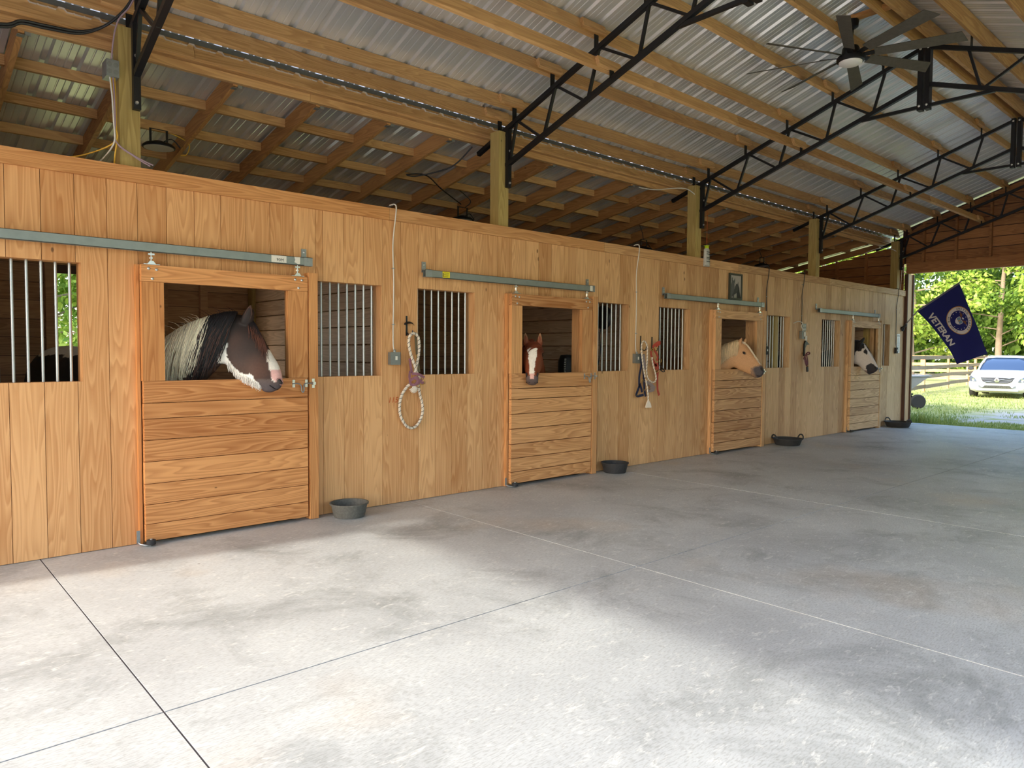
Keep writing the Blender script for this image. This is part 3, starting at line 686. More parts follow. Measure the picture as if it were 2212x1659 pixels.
            rim = [p+sdv*.002*sc+fw_*(.026*sc*math.cos(a))+up3*(.017*sc*math.sin(a)) for a in [2*math.pi*k/12 for k in range(11)]]
            P('nostril_rim', MB().tube(rim, .004*sc, 6), s.D['lip'], root, smooth=True)
            pm, q, th = s.find(F['mouth'], near); e = len(s.full)-1
            path = [pm+side*.002, s.surf(q+.35*(e-q), (1 if near else -1)*(th if th > 0 else -th)*1.0+(0), .001), s.surf(e-.35, (1 if near else -1)*1.75, .001)]
            P('mouth_line', MB().tube(spline(path, 4), .0036*sc, 5), M['nostril'], root)
        for base, wd, ax, side in earsg:
            q = MB(); pts = [base+ax*.12-wd*.5, base+ax*.45-wd*.6, base+ax*.8-wd*.3, base+ax*.93, base+ax*.8+wd*.3, base+ax*.45+wd*.6, base+ax*.12+wd*.5]
            sgn = side.normalized(); vs = [p_+sgn*.033*(1-.75*abs((p_-base).dot(ax)/ax.length_squared)) for p_ in pts]
            q.add(vs+[v_-sgn*.012 for v_ in vs], [tuple(range(7)), tuple(reversed(range(7, 14)))]+[(i, 7+i, 7+(i+1) % 7, (i+1) % 7) for i in range(7)])
            P('inner_ear', q, s.D.get('earm', M['innerear']), root)
        for nm, fn in (mane or {}).items():
            mbm, cc = fn(s); o = P(nm, mbm, M['hair'], root, smooth=True, kind='stuff'); setcol(o.data, cc)
        return root
def strands(s, q0, q1, th0, th1, n, slant, colf, r=.006, off=.012, seed=1, patch=True, far=False, wob=.02, ends=(.85, 1.0), thj=.12):
    rn = random.Random(seed); mb = MB(); cc = []; sg = -1 if far else 1
    def add(fn):
        a = len(mb.v); fn(); return len(mb.v)-a
    if patch:
        nq, nt = 24, 12; o = len(mb.v)
        for lay in (off*.7, -.004):
            for i in range(nq+1):
                for k in range(nt+1):
                    q = q0+(q1-q0)*i/nq; t = k/nt; p = s.surf(max(q-slant*t, .5), sg*(th0+(th1-th0)*t*.93), lay); mb.v.append(tuple(p)); cc.append(colf(i/nq, t, 0))
        m_ = (nq+1)*(nt+1)
        for i in range(nq):
            for k in range(nt):
                a = o+i*(nt+1)+k; mb.f.append((a, a+1, a+nt+2, a+nt+1)); mb.f.append((m_+a, m_+a+nt+1, m_+a+nt+2, m_+a+1))
        for i in range(nq):
            for k in (0, nt):
                a = o+i*(nt+1)+k; mb.f.append((a, a+nt+1, a+nt+1+m_, a+m_))
        for k in range(nt):
            for i in (0, nq):
                a = o+i*(nt+1)+k; mb.f.append((a, a+1, a+1+m_, a+m_))
    for i in range(n):
        f = rn.random(); q = q0+(q1-q0)*f; th_s = th0+rn.uniform(-.15, .2); e = rn.uniform(*ends); ph = rn.uniform(0, 6.28); w_ = rn.uniform(.3, 1)*wob; dj = rn.gauss(0, thj); sl = slant*rn.uniform(.6, 1.4)
        pts = []; K = 8
        for k in range(K+1):
            t = k/K; th = th_s+(th1*e-th_s)*t
            p = s.surf(max(q-sl*t+dj*t, .4), sg*th, off*(1+.6*math.sin(ph+t*3))+.004); p += s.d*(w_*math.sin(ph+t*5)*t); pts.append(p)
        rs = [r*(1-.75*(k/K)**1.5)*rn.uniform(.8, 1.1) for k in range(K+1)]
        sh = rn.uniform(-1, 1); c0 = len(mb.v); mb.tube(pts, rs, 4)
        for k in range(K+1): cc += [colf(f, k/K, sh)]*4
    return mb, cc
def C(r, g, b, k=1.0): q = srgb(r, g, b); return (min(q[0]*k, 1), min(q[1]*k, 1), min(q[2]*k, 1), 1)
def body_axis(pts):
    """trunk stations (x, y, ztop, zbot, halfwidth, sidex, sidey) from the tail forwards"""
    return [((x, y, zt), (x, y, zb), w, (sx, sy, 0)) for x, y, zt, zb, w, sx, sy in pts]
def legset(cx, cy, dx, dy, hw, L, ztop):
    """four legs of a standing horse: body axis (dx, dy) points forwards, (cx, cy) under the withers"""
    a = Vector((dx, dy, 0)).normalized(); sd = Vector((-a.y, a.x, 0)); c = Vector((cx, cy, 0)); out = []
    for s_ in (-1, 1):
        b0 = c+sd*(s_*hw)
        out.append(([b0+Vector((0, 0, .85)), b0+a*.02+Vector((0, 0, .48)), b0+a*.02+Vector((0, 0, .27)), b0+Vector((0, 0, .09)), b0+a*.04+Vector((0, 0, .03))], [.10, .055, .034, .036, .058]))
        h0 = c-a*L+sd*(s_*hw)
        out.append(([h0+a*.05+Vector((0, 0, 1.0)), h0+a*.12+Vector((0, 0, .72)), h0-a*.10+Vector((0, 0, .46)), h0-a*.06+Vector((0, 0, .25)), h0-a*.04+Vector((0, 0, .09)), h0+Vector((0, 0, .03))], [.17, .12, .052, .036, .038, .058]))
    return out
H1=dict(P0=(2.305, 0.02, 1.685),d=(0.914, -0.406, 0.0),st=[(1.578, 0.62, 1.365, 1.673, 0.62, 0.648, 0.27), (1.799, 0.42, 1.536, 1.819, 0.42, 0.819, 0.2), (1.919, 0.27, 1.645, 1.91, 0.27, 0.998, 0.15), (2.04, 0.17, 1.709, 1.99, 0.17, 1.141, 0.12), (2.163, 0.11, 1.752, 2.057, 0.11, 1.243, 0.1), (2.246, 0.075, 1.765, 2.114, 0.075, 1.319, 0.09), (2.318, 0.045, 1.757, 2.148, 0.045, 1.361, 0.085), (2.365, 0.0, 1.712, 2.184, 0.0, 1.323, 0.098), (2.403, -0.05, 1.645, 2.228, -0.05, 1.254, 0.104), (2.427, -0.11, 1.564, 2.265, -0.11, 1.23, 0.098), (2.449, -0.15, 1.491, 2.3, -0.15, 1.207, 0.084), (2.48, -0.175, 1.42, 2.337, -0.175, 1.183, 0.07), (2.508, -0.195, 1.361, 2.361, -0.195, 1.155, 0.062), (2.525, -0.21, 1.301, 2.381, -0.21, 1.133, 0.06), (2.531, -0.225, 1.238, 2.423, -0.225, 1.126, 0.058), (2.52, -0.24, 1.187, 2.456, -0.24, 1.137, 0.045), (2.5, -0.245, 1.156, 2.477, -0.245, 1.147, 0.015)],
 polys={'cheek':[(-0.174, 1.566), (-0.145, 1.57), (-0.119, 1.51), (-0.12, 1.46), (-0.123, 1.416), (-0.091, 1.365), (-0.062, 1.327), (-0.015, 1.283), (0.069, 1.276), (0.08, 1.244), (0.128, 1.18), (0.104, 1.154), (0.026, 1.219), (-0.045, 1.245), (-0.121, 1.346), (-0.191, 1.371), (-0.199, 1.472)],'face':[(0.173, 1.462), (0.197, 1.475), (0.228, 1.462), (0.331, 1.34), (0.342, 1.217), (0.293, 1.204), (0.269, 1.25), (0.244, 1.211), (0.22, 1.237), (0.205, 1.333), (0.188, 1.385)],'pink':[(0.214, 1.314), (0.269, 1.308), (0.294, 1.314), (0.324, 1.256), (0.305, 1.211), (0.263, 1.243), (0.253, 1.211), (0.223, 1.237)]},
 feats={'eye':(0.134, 1.535),'nostril':(0.282, 1.217),'mouth':(0.207, 1.192),'earL':(-0.017, 1.72),'earR':(0.076, 1.696),'eartip':(0.065, 1.845),'poll':(0.013, 1.752)})
H3=dict(P0=(9.677, -0.1, 1.631),d=(0.515, -0.857, 0.0),st=[(9.431, 0.31, 1.449, 9.413, 0.34, 0.652, 0.27), (9.494, 0.206, 1.501, 9.492, 0.209, 0.783, 0.2), (9.539, 0.13, 1.543, 9.561, 0.094, 1.014, 0.15), (9.588, 0.048, 1.586, 9.613, 0.007, 1.176, 0.12), (9.634, -0.027, 1.615, 9.641, -0.04, 1.247, 0.1), (9.678, -0.102, 1.646, 9.666, -0.081, 1.256, 0.09), (9.72, -0.17, 1.632, 9.699, -0.136, 1.22, 0.1), (9.757, -0.232, 1.574, 9.73, -0.188, 1.194, 0.105), (9.786, -0.281, 1.497, 9.759, -0.236, 1.171, 0.095), (9.813, -0.326, 1.416, 9.784, -0.277, 1.147, 0.08), (9.84, -0.371, 1.35, 9.8, -0.304, 1.124, 0.07), (9.861, -0.405, 1.297, 9.812, -0.324, 1.11, 0.063), (9.876, -0.43, 1.243, 9.829, -0.351, 1.107, 0.062), (9.881, -0.439, 1.2, 9.849, -0.385, 1.118, 0.05), (9.874, -0.426, 1.162, 9.863, -0.408, 1.137, 0.015)],
 polys={'muz':[(0.214, 1.224), (0.229, 1.257), (0.284, 1.274), (0.338, 1.283), (0.369, 1.284), (0.424, 1.219), (0.404, 1.095), (0.272, 1.077), (0.231, 1.15)]},
 feats={'eye':(0.111, 1.47),'nostril':(0.354, 1.238),'mouth':(0.286, 1.151),'earL':(0.006, 1.631),'earR':(0.066, 1.598),'eartip':(0.071, 1.711),'ear2L':(0.084, 1.652),'ear2R':(0.128, 1.635),'ear2tip':(0.134, 1.705),'poll':(0.002, 1.645)})
H4=dict(P0=(14.086, -0.1, 1.646),d=(0.4, -0.916, 0.0),st=[(13.909, 0.306, 1.606, 13.9, 0.326, 0.587, 0.27), (13.953, 0.206, 1.666, 13.961, 0.188, 0.851, 0.2), (13.983, 0.136, 1.696, 13.987, 0.129, 1.067, 0.15), (14.011, 0.072, 1.709, 14.01, 0.075, 1.205, 0.12), (14.042, 0.002, 1.717, 14.028, 0.034, 1.274, 0.1), (14.082, -0.09, 1.699, 14.046, -0.008, 1.283, 0.09), (14.109, -0.151, 1.651, 14.074, -0.072, 1.246, 0.1), (14.131, -0.201, 1.575, 14.098, -0.126, 1.187, 0.105), (14.151, -0.247, 1.488, 14.114, -0.162, 1.145, 0.095), (14.167, -0.285, 1.414, 14.127, -0.193, 1.116, 0.08), (14.181, -0.317, 1.347, 14.137, -0.216, 1.093, 0.07), (14.193, -0.343, 1.288, 14.147, -0.238, 1.085, 0.063), (14.201, -0.362, 1.233, 14.163, -0.275, 1.103, 0.062), (14.203, -0.367, 1.191, 14.181, -0.316, 1.125, 0.05), (14.198, -0.356, 1.167, 14.19, -0.336, 1.146, 0.015)],
 polys={'black':[(-0.114, 1.454), (-0.1, 1.513), (-0.062, 1.547), (-0.043, 1.526), (-0.008, 1.522), (0.013, 1.573), (0.051, 1.585), (0.048, 1.674), (-0.06, 1.741), (-0.22, 1.741), (-0.208, 1.24), (-0.147, 1.258), (-0.15, 1.369)],'eyep':[(0.044, 1.548), (0.066, 1.573), (0.097, 1.539), (0.11, 1.489), (0.092, 1.459), (0.045, 1.497)],'muz':[(0.086, 1.236), (0.119, 1.279), (0.164, 1.296), (0.225, 1.272), (0.256, 1.222), (0.316, 1.223), (0.319, 1.097), (0.178, 1.052), (0.108, 1.11)]},
 feats={'eye':(0.056, 1.507),'nostril':(0.249, 1.213),'mouth':(0.168, 1.136),'earL':(-0.051, 1.697),'earR':(0.014, 1.674),'eartip':(0.049, 1.8),'poll':(-0.013, 1.697)})

for D in (H1, H3, H4): D['sc'] = 1.15
H1['lid'] = plain('brown lid', srgb(40, 28, 24), .6); H1['lip'] = plain('pink grey lip', srgb(150, 108, 104), .6)
H3['lid'] = plain('tan lid', srgb(120, 88, 62), .6); H3['lip'] = plain('grey lip', srgb(58, 52, 54), .6)
H4['lid'] = plain('black lid', srgb(30, 28, 30), .6); H4['lip'] = plain('dark lip', srgb(40, 38, 40), .6)
# --- 1: dark brown and white draught-type horse with a long two-coloured mane
def col1(u, z, c):
    if u > -.22 and c.y < .12:
        if inpoly((u, z), H1['polys']['pink']): return C(226, 176, 168)
        if inpoly((u, z), H1['polys']['face']): return C(240, 228, 214)
        if inpoly((u, z), H1['polys']['cheek']): return C(244, 238, 228)
        if u > .10 and z < 1.235:
            k = max(0, min(1, (1.235-z)/.06)); return C(96-22*k, 80-16*k, 74-8*k)
        k = max(0, min(1, .5+.9*noise.noise(c*5))); r_ = max(0, 1-((u-.10)**2+(z-1.34)**2)/.016); fk = max(0, min(1, (z-1.55)/.15))
        return C(46+34*k+16*r_-14*fk, 34+21*k+9*r_-10*fk, 30+15*k+5*r_-8*fk)
    if c.y > .5:
        if z > 1.42+.05*noise.noise(c*4): return C(226, 216, 200)
        return C(34, 28, 28)
    if u < -.42: return C(222, 210, 186) if z > 1.25 else C(60, 42, 34)
    return C(66, 46, 38)
b1 = body_axis([(1.40, 2.42, 1.05, .95, .04, -1, 0), (1.40, 2.36, 1.30, .80, .20, -1, 0), (1.39, 2.12, 1.46, .68, .32, -1, 0), (1.38, 1.80, 1.50, .64, .34, -1, 0), (1.38, 1.40, 1.44, .60, .33, -1, -.1), (1.40, 1.02, 1.44, .60, .30, -1, -.25)])
h1 = Horse(H1, b1, '', col1)
def mane1(s):
    def cf(f, t, sh):
        return C(240, 228, 200, 1+sh*.3-.12*t) if sh > -.93 else C(120, 96, 70)
    return strands(s, s.nb+.2, s.nb+3.35, .02, 1.8, 420, .45, cf, r=.0062, seed=3, wob=.035, thj=.14, ends=(.8, 1.05))
def mane1b(s):
    cf = lambda f, t, sh: C(28, 24, 27, 1+.35*sh) if t < .62 or sh < .1 else C(74, 48, 40, 1+.2*sh)
    return strands(s, s.nb+3.25, s.nb+5.35, .0, 1.9, 300, .75, cf, r=.006, seed=4, wob=.035, thj=.16, ends=(.75, 1.3))
def fore1(s):
    cf = lambda f, t, sh: C(26, 20, 22, 1+.4*sh) if t < .55 else C(92, 54, 40, 1+.3*sh)
    return strands(s, s.nb+6.3, s.nb+6.9, .25, 1.0, 110, -2.7, cf, r=.0042, off=.008, seed=5, patch=False, wob=.02, ends=(.7, 1.2), thj=.45)
def beard1(s):
    rn = random.Random(9); mb = MB(); cc = []
    for i in range(220):
        q = s.nb+rn.uniform(6.6, 11.2); th = math.pi*rn.uniform(.78, 1.0); p = s.surf(q, th); l = rn.uniform(.02, .05)
        mb.tube([p, p+Vector((rn.uniform(-.01, .02), rn.uniform(-.01, 0), -l*.6)), p+Vector((rn.uniform(0, .03), -.004, -l))], [.003, .002, .0008], 4); cc += [C(240, 234, 226, rn.uniform(.8, 1))]*12
    return mb, cc
def wisps1(s):
    rn = random.Random(19); mb = MB(); cc = []
    for i in range(46):
        q = s.nb+rn.uniform(1.2, 5.6); p = s.surf(q, rn.uniform(-.2, .2)); l = rn.uniform(.03, .10)
        mb.tube([p, p+Vector((-l*.5, 0, l*.5)), p+Vector((-l*1.1, .01, l*rn.uniform(.5, .9)))], [.0018, .0012, .0005], 4); cc += [C(70, 46, 40) if q > s.nb+3 else C(225, 205, 180)]*12
    return mb, cc
def ear_at(s, L_, R_, tip, lat, spread=0.0):
    f = lambda uv, l: s.P0+s.d*uv[0]+s.n*l+Vector((0, 0, uv[1]-s.P0.z))
    return (s.n*(1 if lat > 0 else -1), (f(L_, lat), f(R_, lat*.8), f(tip, lat+spread*(1 if lat > 0 else -1))))
F = H1['feats']; e1 = [ear_at(h1, F['earL'], F['earR'], F['eartip'], .055, .02), ear_at(h1, (F['earL'][0]+.01, F['earL'][1]), F['earR'], (F['eartip'][0]+.015, F['eartip'][1]-.02), -.055, .02)]
h1.build('dark brown and white horse with cream and black mane, nearest stall', None, dict(mane=mane1, black_mane=mane1b, forelock=fore1, beard=beard1, mane_wisps=wisps1), ears=e1, legs=legset(1.40, 1.0, 0, -1, .18, 1.15, 1.4))
# --- 3: palomino
def col3(u, z, c):
    mz = sum(inpoly((u+a, z+b), H3['polys']['muz']) for a, b in ((0, 0), (-.018, 0), (-.006, -.02), (.012, -.012), (-.03, -.01), (-.022, -.026), (-.04, -.01), (.01, 0)))/8
    if mz > 0:
        k = max(0, 1-mz*1.05)**.8; return C(70+112*k, 64+74*k, 68+34*k)
    if u > .2 and z < 1.26: return C(126, 104, 92)
    if u > .05 and z < 1.64:
        w = u-.10; top = 1.60-(u-.06)*1.02
        if z > top-.018 and abs((c-h3.P0).dot(h3.n)) < .035: return C(236, 222, 206)
    k = .5+.5*noise.noise(c*6)
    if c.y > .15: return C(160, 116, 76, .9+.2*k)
    return C(186+14*k, 140+12*k, 98+12*k)
b3 = body_axis([(8.95, 2.32, 1.0, .9, .04, -1, -.1), (8.97, 2.24, 1.25, .8, .19, -1, -.1), (9.0, 2.0, 1.40, .66, .30, -1, -.15), (9.08, 1.6, 1.42, .6, .32, -1, -.2), (9.2, 1.15, 1.37, .58, .31, -1, -.3), (9.34, .72, 1.40, .60, .28, -.95, -.35)])
h3 = Horse(H3, b3, '', col3)
def mane3(s):
    cf = lambda f, t, sh: C(216, 192, 156, 1+.25*sh)
    return strands(s, s.nb+.6, s.nb+5.3, .02, 1.7, 300, .1, cf, r=.0065, seed=31, wob=.008, thj=.07, ends=(.82, 1.0))
def fore3(s):
    cf = lambda f, t, sh: C(234, 216, 190, 1+.12*sh)
    return strands(s, s.nb+5.5, s.nb+6.1, -.35, .6, 130, -2.7, cf, r=.006, off=.006, seed=33, patch=False, wob=.006, ends=(.2, 1.0), thj=.2)
F = H3['feats']; e3 = [ear_at(h3, F['earL'], F['earR'], F['eartip'], .05, .012), ear_at(h3, F['ear2L'], F['ear2R'], F['ear2tip'], -.04, .0)]
H3['earm'] = plain('tan inner ear', srgb(150, 110, 78), .9)
h3.build('palomino horse with cream mane and grey muzzle at the third stall door', None, dict(mane=mane3, forelock=fore3), ears=e3, legs=legset(9.3, .78, .3, -1, .17, 1.15, 1.4))
# --- 4: black and white with pale face
def col4(u, z, c):
    if inpoly((u, z), H4['polys']['muz']): return C(44, 42, 48)
    if inpoly((u, z), H4['polys']['eyep']): return C(30, 28, 32)
    if inpoly((u, z), H4['polys']['black']) or c.y > .2: return C(22, 20, 23)
    if u < -.12 or z > 1.665: return C(26, 24, 26)
    if z < 1.16: return C(140, 120, 112)
    return C(206, 198, 192)
b4 = body_axis([(13.75, 2.42, 1.0, .9, .04, -1, -.1), (13.76, 2.34, 1.25, .8, .19, -1, -.1), (13.8, 2.1, 1.42, .66, .30, -1, -.1), (13.87, 1.7, 1.45, .6, .32, -1, -.1), (13.98, 1.25, 1.42, .58, .31, -1, -.2), (14.1, .82, 1.46, .60, .28, -1, -.2)])
h4 = Horse(H4, b4, '', col4)
def mane4(s):
    cf = lambda f, t, sh: C(36, 32, 34, 1+.4*sh) if f > .3 or sh < .4 else C(190, 180, 160)
    return strands(s, s.nb+.6, s.nb+5.2, .02, 1.5, 240, .1, cf, r=.0065, seed=41, wob=.008, thj=.07)
def fore4(s):
    cf = lambda f, t, sh: C(60, 56, 60, 1+.5*sh) if sh < .3 else C(225, 218, 210)
    return strands(s, s.nb+5.7, s.nb+6.1, -.2, .3, 46, -3.2, cf, r=.0042, off=.006, seed=43, patch=False, wob=.006, ends=(.2, 1.0), thj=.2)
F = H4['feats']; H4['earm'] = plain('black inner ear', srgb(24, 22, 24), .9)
e4 = [ear_at(h4, F['earL'], F['earR'], F['eartip'], .05, .01), ear_at(h4, F['earL'], F['earR'], (F['eartip'][0]+.01, F['eartip'][1]-.02), -.05, .02)]
h4.build('black and white horse with pale face and black muzzle, farthest stall', None, dict(mane=mane4, forelock=fore4), ears=e4, legs=legset(14.05, .85, .1, -1, .17, 1.15, 1.4))
# --- 2: chestnut facing the aisle
H2 = dict(H3); H2['feats'] = dict(H3['feats']); k2 = .90; H2['sc'] = 1.05; O3 = Vector(H3['P0']); d3 = Vector(H3['d']).normalized(); n3 = Vector((d3.y, -d3.x, 0))
H2['nd'] = Vector((-.70, -.714, 0)).normalized(); o2 = Vector((5.605, .035, 1.575)); nn2 = Vector((H2['nd'].y, -H2['nd'].x, 0))
def place2(p):
    q = p-O3; return o2+H2['nd']*(q.dot(d3)*k2)+nn2*(q.dot(n3)*k2)+Vector((0, 0, q.z*k2))
for kk, v in list(H2['feats'].items()): H2['feats'][kk] = (v[0]*k2, (v[1]-O3.z)*k2+o2.z)
H2['lid'] = plain('chestnut lid', srgb(70, 34, 22), .6); H2['lip'] = H3['lip']; H2['ws'] = 1.16
def col2(u, z, c):
    l = abs((c-h2.P0).dot(h2.n)+.004*noise.noise(c*20)*2)
    if c.y < .15 and u > .0:
        t = max(0, min(1, (1.53-z)/.40)); wid = .06-.033*min(1, t*1.8)+(.014 if t > .75 else 0)
        if t < .06: wid = .026+.5*t
        front = u > .02+(1.56-z)*.62
        if front and l < wid and z < 1.515:
            if 1.18 < z < 1.24 and l < .026: return C(222, 172, 160)
            if z > 1.225: return C(240, 230, 216)
        if z < 1.215: return C(92, 78, 76)
    k = .5+.5*noise.noise(c*6); return C(112+26*k, 54+14*k, 30+8*k)
b2 = body_axis([(7.0, 1.95, 1.0, .9, .04, -.7, .7), (6.96, 1.9, 1.2, .8, .18, -.7, .7), (6.8, 1.72, 1.34, .66, .28, -.7, .7), (6.5, 1.4, 1.36, .6, .30, -.7, .7), (6.25, 1.05, 1.32, .58, .29, -.7, .7), (6.05, .78, 1.33, .6, .26, -.7, .7)])
b2 = [((a[0]-.32, a[1]+.06, a[2]), (b_[0]-.32, b_[1]+.06, b_[2]), w, nn2) for a, b_, w, sd in b2]
h2 = Horse(H2, b2, '', col2, place=place2)
def mane2(s):
    cf = lambda f, t, sh: C(104, 50, 30, 1+.3*sh)
    return strands(s, s.nb+1.5, s.nb+5.4, .02, 1.5, 200, .2, cf, r=.0065, seed=21, wob=.02, thj=.15, far=False)
def fore2(s):
    cf = lambda f, t, sh: C(112, 54, 32, 1+.3*sh)
    return strands(s, s.nb+5.5, s.nb+6.0, -1.1, 1.1, 60, -1.6, cf, r=.004, off=.006, seed=23, patch=False, wob=.01, ends=(-.8, 1.0), thj=.3)
def ear2(lat, tz):
    f = lambda a, l, z: h2.P0+h2.d*a+h2.n*l+Vector((0, 0, z-h2.P0.z))
    return (h2.d, (f(.03, lat-.036*s_g(lat), 1.575), f(.025, lat+.034*s_g(lat), 1.56), f(.05, lat+.006*s_g(lat), tz)))
s_g = lambda v: 1 if v > 0 else -1
h2.build('chestnut horse with broad white blaze facing the aisle over the second stall door', None, dict(mane=mane2, forelock=fore2), ears=[ear2(.078, 1.695), ear2(-.078, 1.695)], legs=legset(6.1, .85, -.7, -.7, .16, 1.05, 1.3))

# ================================================================ door tracks
tracks = [(.39, 2.86), (4.045, 6.49), (7.93, 10.45), (12.35, 14.93)]
tl = ['long grey steel door track above the nearest stall door, end sticker torn', 'grey steel door track with yellow sticker above the second stall door', 'grey steel door track under the framed horse picture', 'short pale steel door track above the farthest stall door']
for i, (a, b_) in enumerate(tracks):
    t = empty('door_track', (a, -.06, 2.2), tl[i], 'door track', 'sliding door tracks along the stall wall')
    y0, y1, z0, z1 = -.098, -.052, 2.195, 2.262
    q = MB(); q.box(a, b_, y0, y0+.003, z0, z1); q.box(a, b_, y0, y1, z1-.003, z1); q.box(a, b_, y1-.003, y1, z0, z1); q.box(a, b_, y0, y0+.014, z0, z0+.003); q.box(a, b_, y1-.014, y1, z0, z0+.003)
    P('rail', q, M['rail'], t)
    for x in (a, b_-.07):
        q = MB(); q.box(x-.004, x+.074, y0-.003, y1+.003, z0-.002, z0+.001); q.box(x-.004, x+.074, y0-.004, y0-.001, z0-.002, z1+.004); q.box(x-.004, x+.074, y0-.004, y1, z1, z1+.004); q.box(x+.015, x+.06, -.012, -.002, z1-.02, z1+.085); q.box(x+.015, x+.06, -.055, -.004, z1+.002, z1+.008)
        q.box(x+.030, x+.036, y0-.008, y0-.004, z0+.03, z1)
        P('end_bracket', q, M['galv'], t)
        P('bracket_bolt', MB().lathe([(.011, 0), (.011, -.006), (.004, -.009)], (x+.037, -.012, z1+.055), 8, 'Y'), M['bolt'], t)
    da, db = doors[i]
    for x in (da+.075, db-.085):
        q = MB(); q.box(x-.022, x+.022, -.082, -.068, 2.172, 2.184); q.tube([(x, -.075, 2.195), (x, -.075, 2.11)], .006, 8); q.lathe([(.014, 0), (.014, .010)], (x, -.075, 2.145), 6); q.lathe([(.012, 0), (.012, .008)], (x, -.075, 2.12), 6)
        q.add([(x-.055, -.092, 2.101), (x+.055, -.092, 2.101), (x+.055, -.058, 2.101), (x-.055, -.058, 2.101), (x-.055, -.092, 2.105), (x+.055, -.092, 2.105), (x+.055, -.058, 2.105), (x-.055, -.058, 2.105)], [(0, 3, 2, 1), (4, 5, 6, 7), (0, 1, 5, 4), (1, 2, 6, 5), (2, 3, 7, 6), (3, 0, 4, 7)])
        q.prism([(x-.03, 2.105), (x-.012, 2.128), (x+.012, 2.128), (x+.03, 2.105)], -.088, -.062)
        P('trolley', q, M['bolt'], t)
    # bottom guide roller
    r = empty('guide_roller', (da+.03, -.12, 0), ['small black guide roller at the foot of the nearest stall door', 'small black guide roller at the foot of the second stall door', 'small black guide roller at the foot of the third stall door', 'small black guide roller at the foot of the farthest stall door'][i], 'guide roller', 'floor guide rollers at the door feet')
    q = MB(); q.box(da-.052, da-.028, -.062, -.056, .02, .115) if i == 0 else q.box(da-.052, da-.028, -.06, -.056, .02, .10)
    q.tube([(da-.04, -.058, .024), (da-.03, -.085, .014), (da+.0, -.12, .009), (da+.03, -.125, .008)], .007, 6)
    P('angle_bracket', q, M['galv'], r, smooth=True)
    P('wheel', MB().lathe([(.004, .014), (.030, .014), (.032, .018), (.032, .046), (.028, .050), (.004, .050)], (da+.03, -.128, 0), 20), M['blackrub'], r, smooth=True)
    P('pivot_bolt', MB().lathe([(.009, .05), (.009, .058), (.003, .060)], (da+.03, -.128, 0), 8), M['bolt'], r)
    if i == 0:
        P('paper_label', MB().box(2.50, 2.63, y0-.0012, y0-.0002, z0+.006, z1-.004), M['paper'], t, label='torn white paper label reading 90M')
        w = text_mb('90M', .036); P('lettering', xf(w, lambda v: Vector((2.575+v.x, y0-.0016, 2.222+v.y))), M['ink'], t)
        P('paper_scrap', MB().prism([(2.70, z1-.003), (2.752, z1-.001), (2.75, z0+.008), (2.735, z0+.006), (2.70, z0+.02), (2.707, z0+.04)], y0-.0012, y0-.0002), M['paper'], t)
    if i == 1:
        P('yellow_sticker', MB().box(4.245, 4.335, y0-.0012, y0-.0002, z0+.004, z1-.003), M['yellow'], t, label='yellow warning sticker')
        q = MB(); rn = random.Random(3)
        for r_ in range(5): q.box(4.262, 4.262+rn.uniform(.045, .066), y0-.0018, y0-.0012, z0+.014+r_*.009, z0+.0165+r_*.009)
        q.box(4.249, 4.257, y0-.0018, y0-.0012, z0+.012, z0+.05); P('small_print', q, M['ink'], t)
        P('paper_label', MB().box(6.405, 6.45, y0-.0052, y0-.0042, z0+.004, z1-.002), M['paper'], t)
# marker scrawl between the two windows
w = text_mb('115', .075); P('chalk_mark', xf(w, lambda v: Vector((3.735+v.x+v.y*.25, -.0032, 1.0+v.y))), M['redink'], label='orange marker scrawl on the board under the outlet', cat='mark')
# ================================================================ feed pans
def pan(x, y, r, h, mat, label, handles, yaw=0.0):
    o = empty('feed_pan', (x, y, 0), label, 'feed pan', 'rubber feed pans along the stall wall')
    prof = [(.0005, .003), (r*.80, .003), (r*.83, .012), (r*.97, h-.012), (r*1.03, h-.012), (r*1.035, h), (r*.965, h), (r*.93, h-.015), (r*.80, .022), (.0005, .018)]
    P('bowl', MB().lathe(prof, (x, y, 0), 40), mat, o, smooth=True)
    if handles:
        for s_ in (0, math.pi):
            a = yaw+s_; c = Vector((math.cos(a), math.sin(a), 0)); sd = Vector((-c.y, c.x, 0)); b0 = Vector((x, y, h-.006))
            P('handle', MB().tube(spline([b0+c*(r*.99)-sd*.075, b0+c*(r*1.03)-sd*.06+Vector((0, 0, .035)), b0+c*(r*1.04)-sd*.025+Vector((0, 0, .06)), b0+c*(r*1.04)+sd*.025+Vector((0, 0, .06)), b0+c*(r*1.03)+sd*.06+Vector((0, 0, .035)), b0+c*(r*.99)+sd*.075], 4), .011, 8), mat, o, smooth=True)
    return o
pan(3.155, -.195, .165, .125, M['dustrub'], 'dusty grey round rubber feed pan left of the hanging rope, nearest the camera', False)
pan(6.80, -.185, .165, .125, M['blackrub'], 'dark grey round feed pan right of the second stall door', False)
pan(11.02, -.24, .23, .11, M['blackrub'], 'wide black feed pan with two loop handles beyond the third door', True, -.55)
pan(15.55, -.26, .25, .11, M['blackrub'], 'black feed pan with loop handle at the far end beside the opening', True, 1.2)
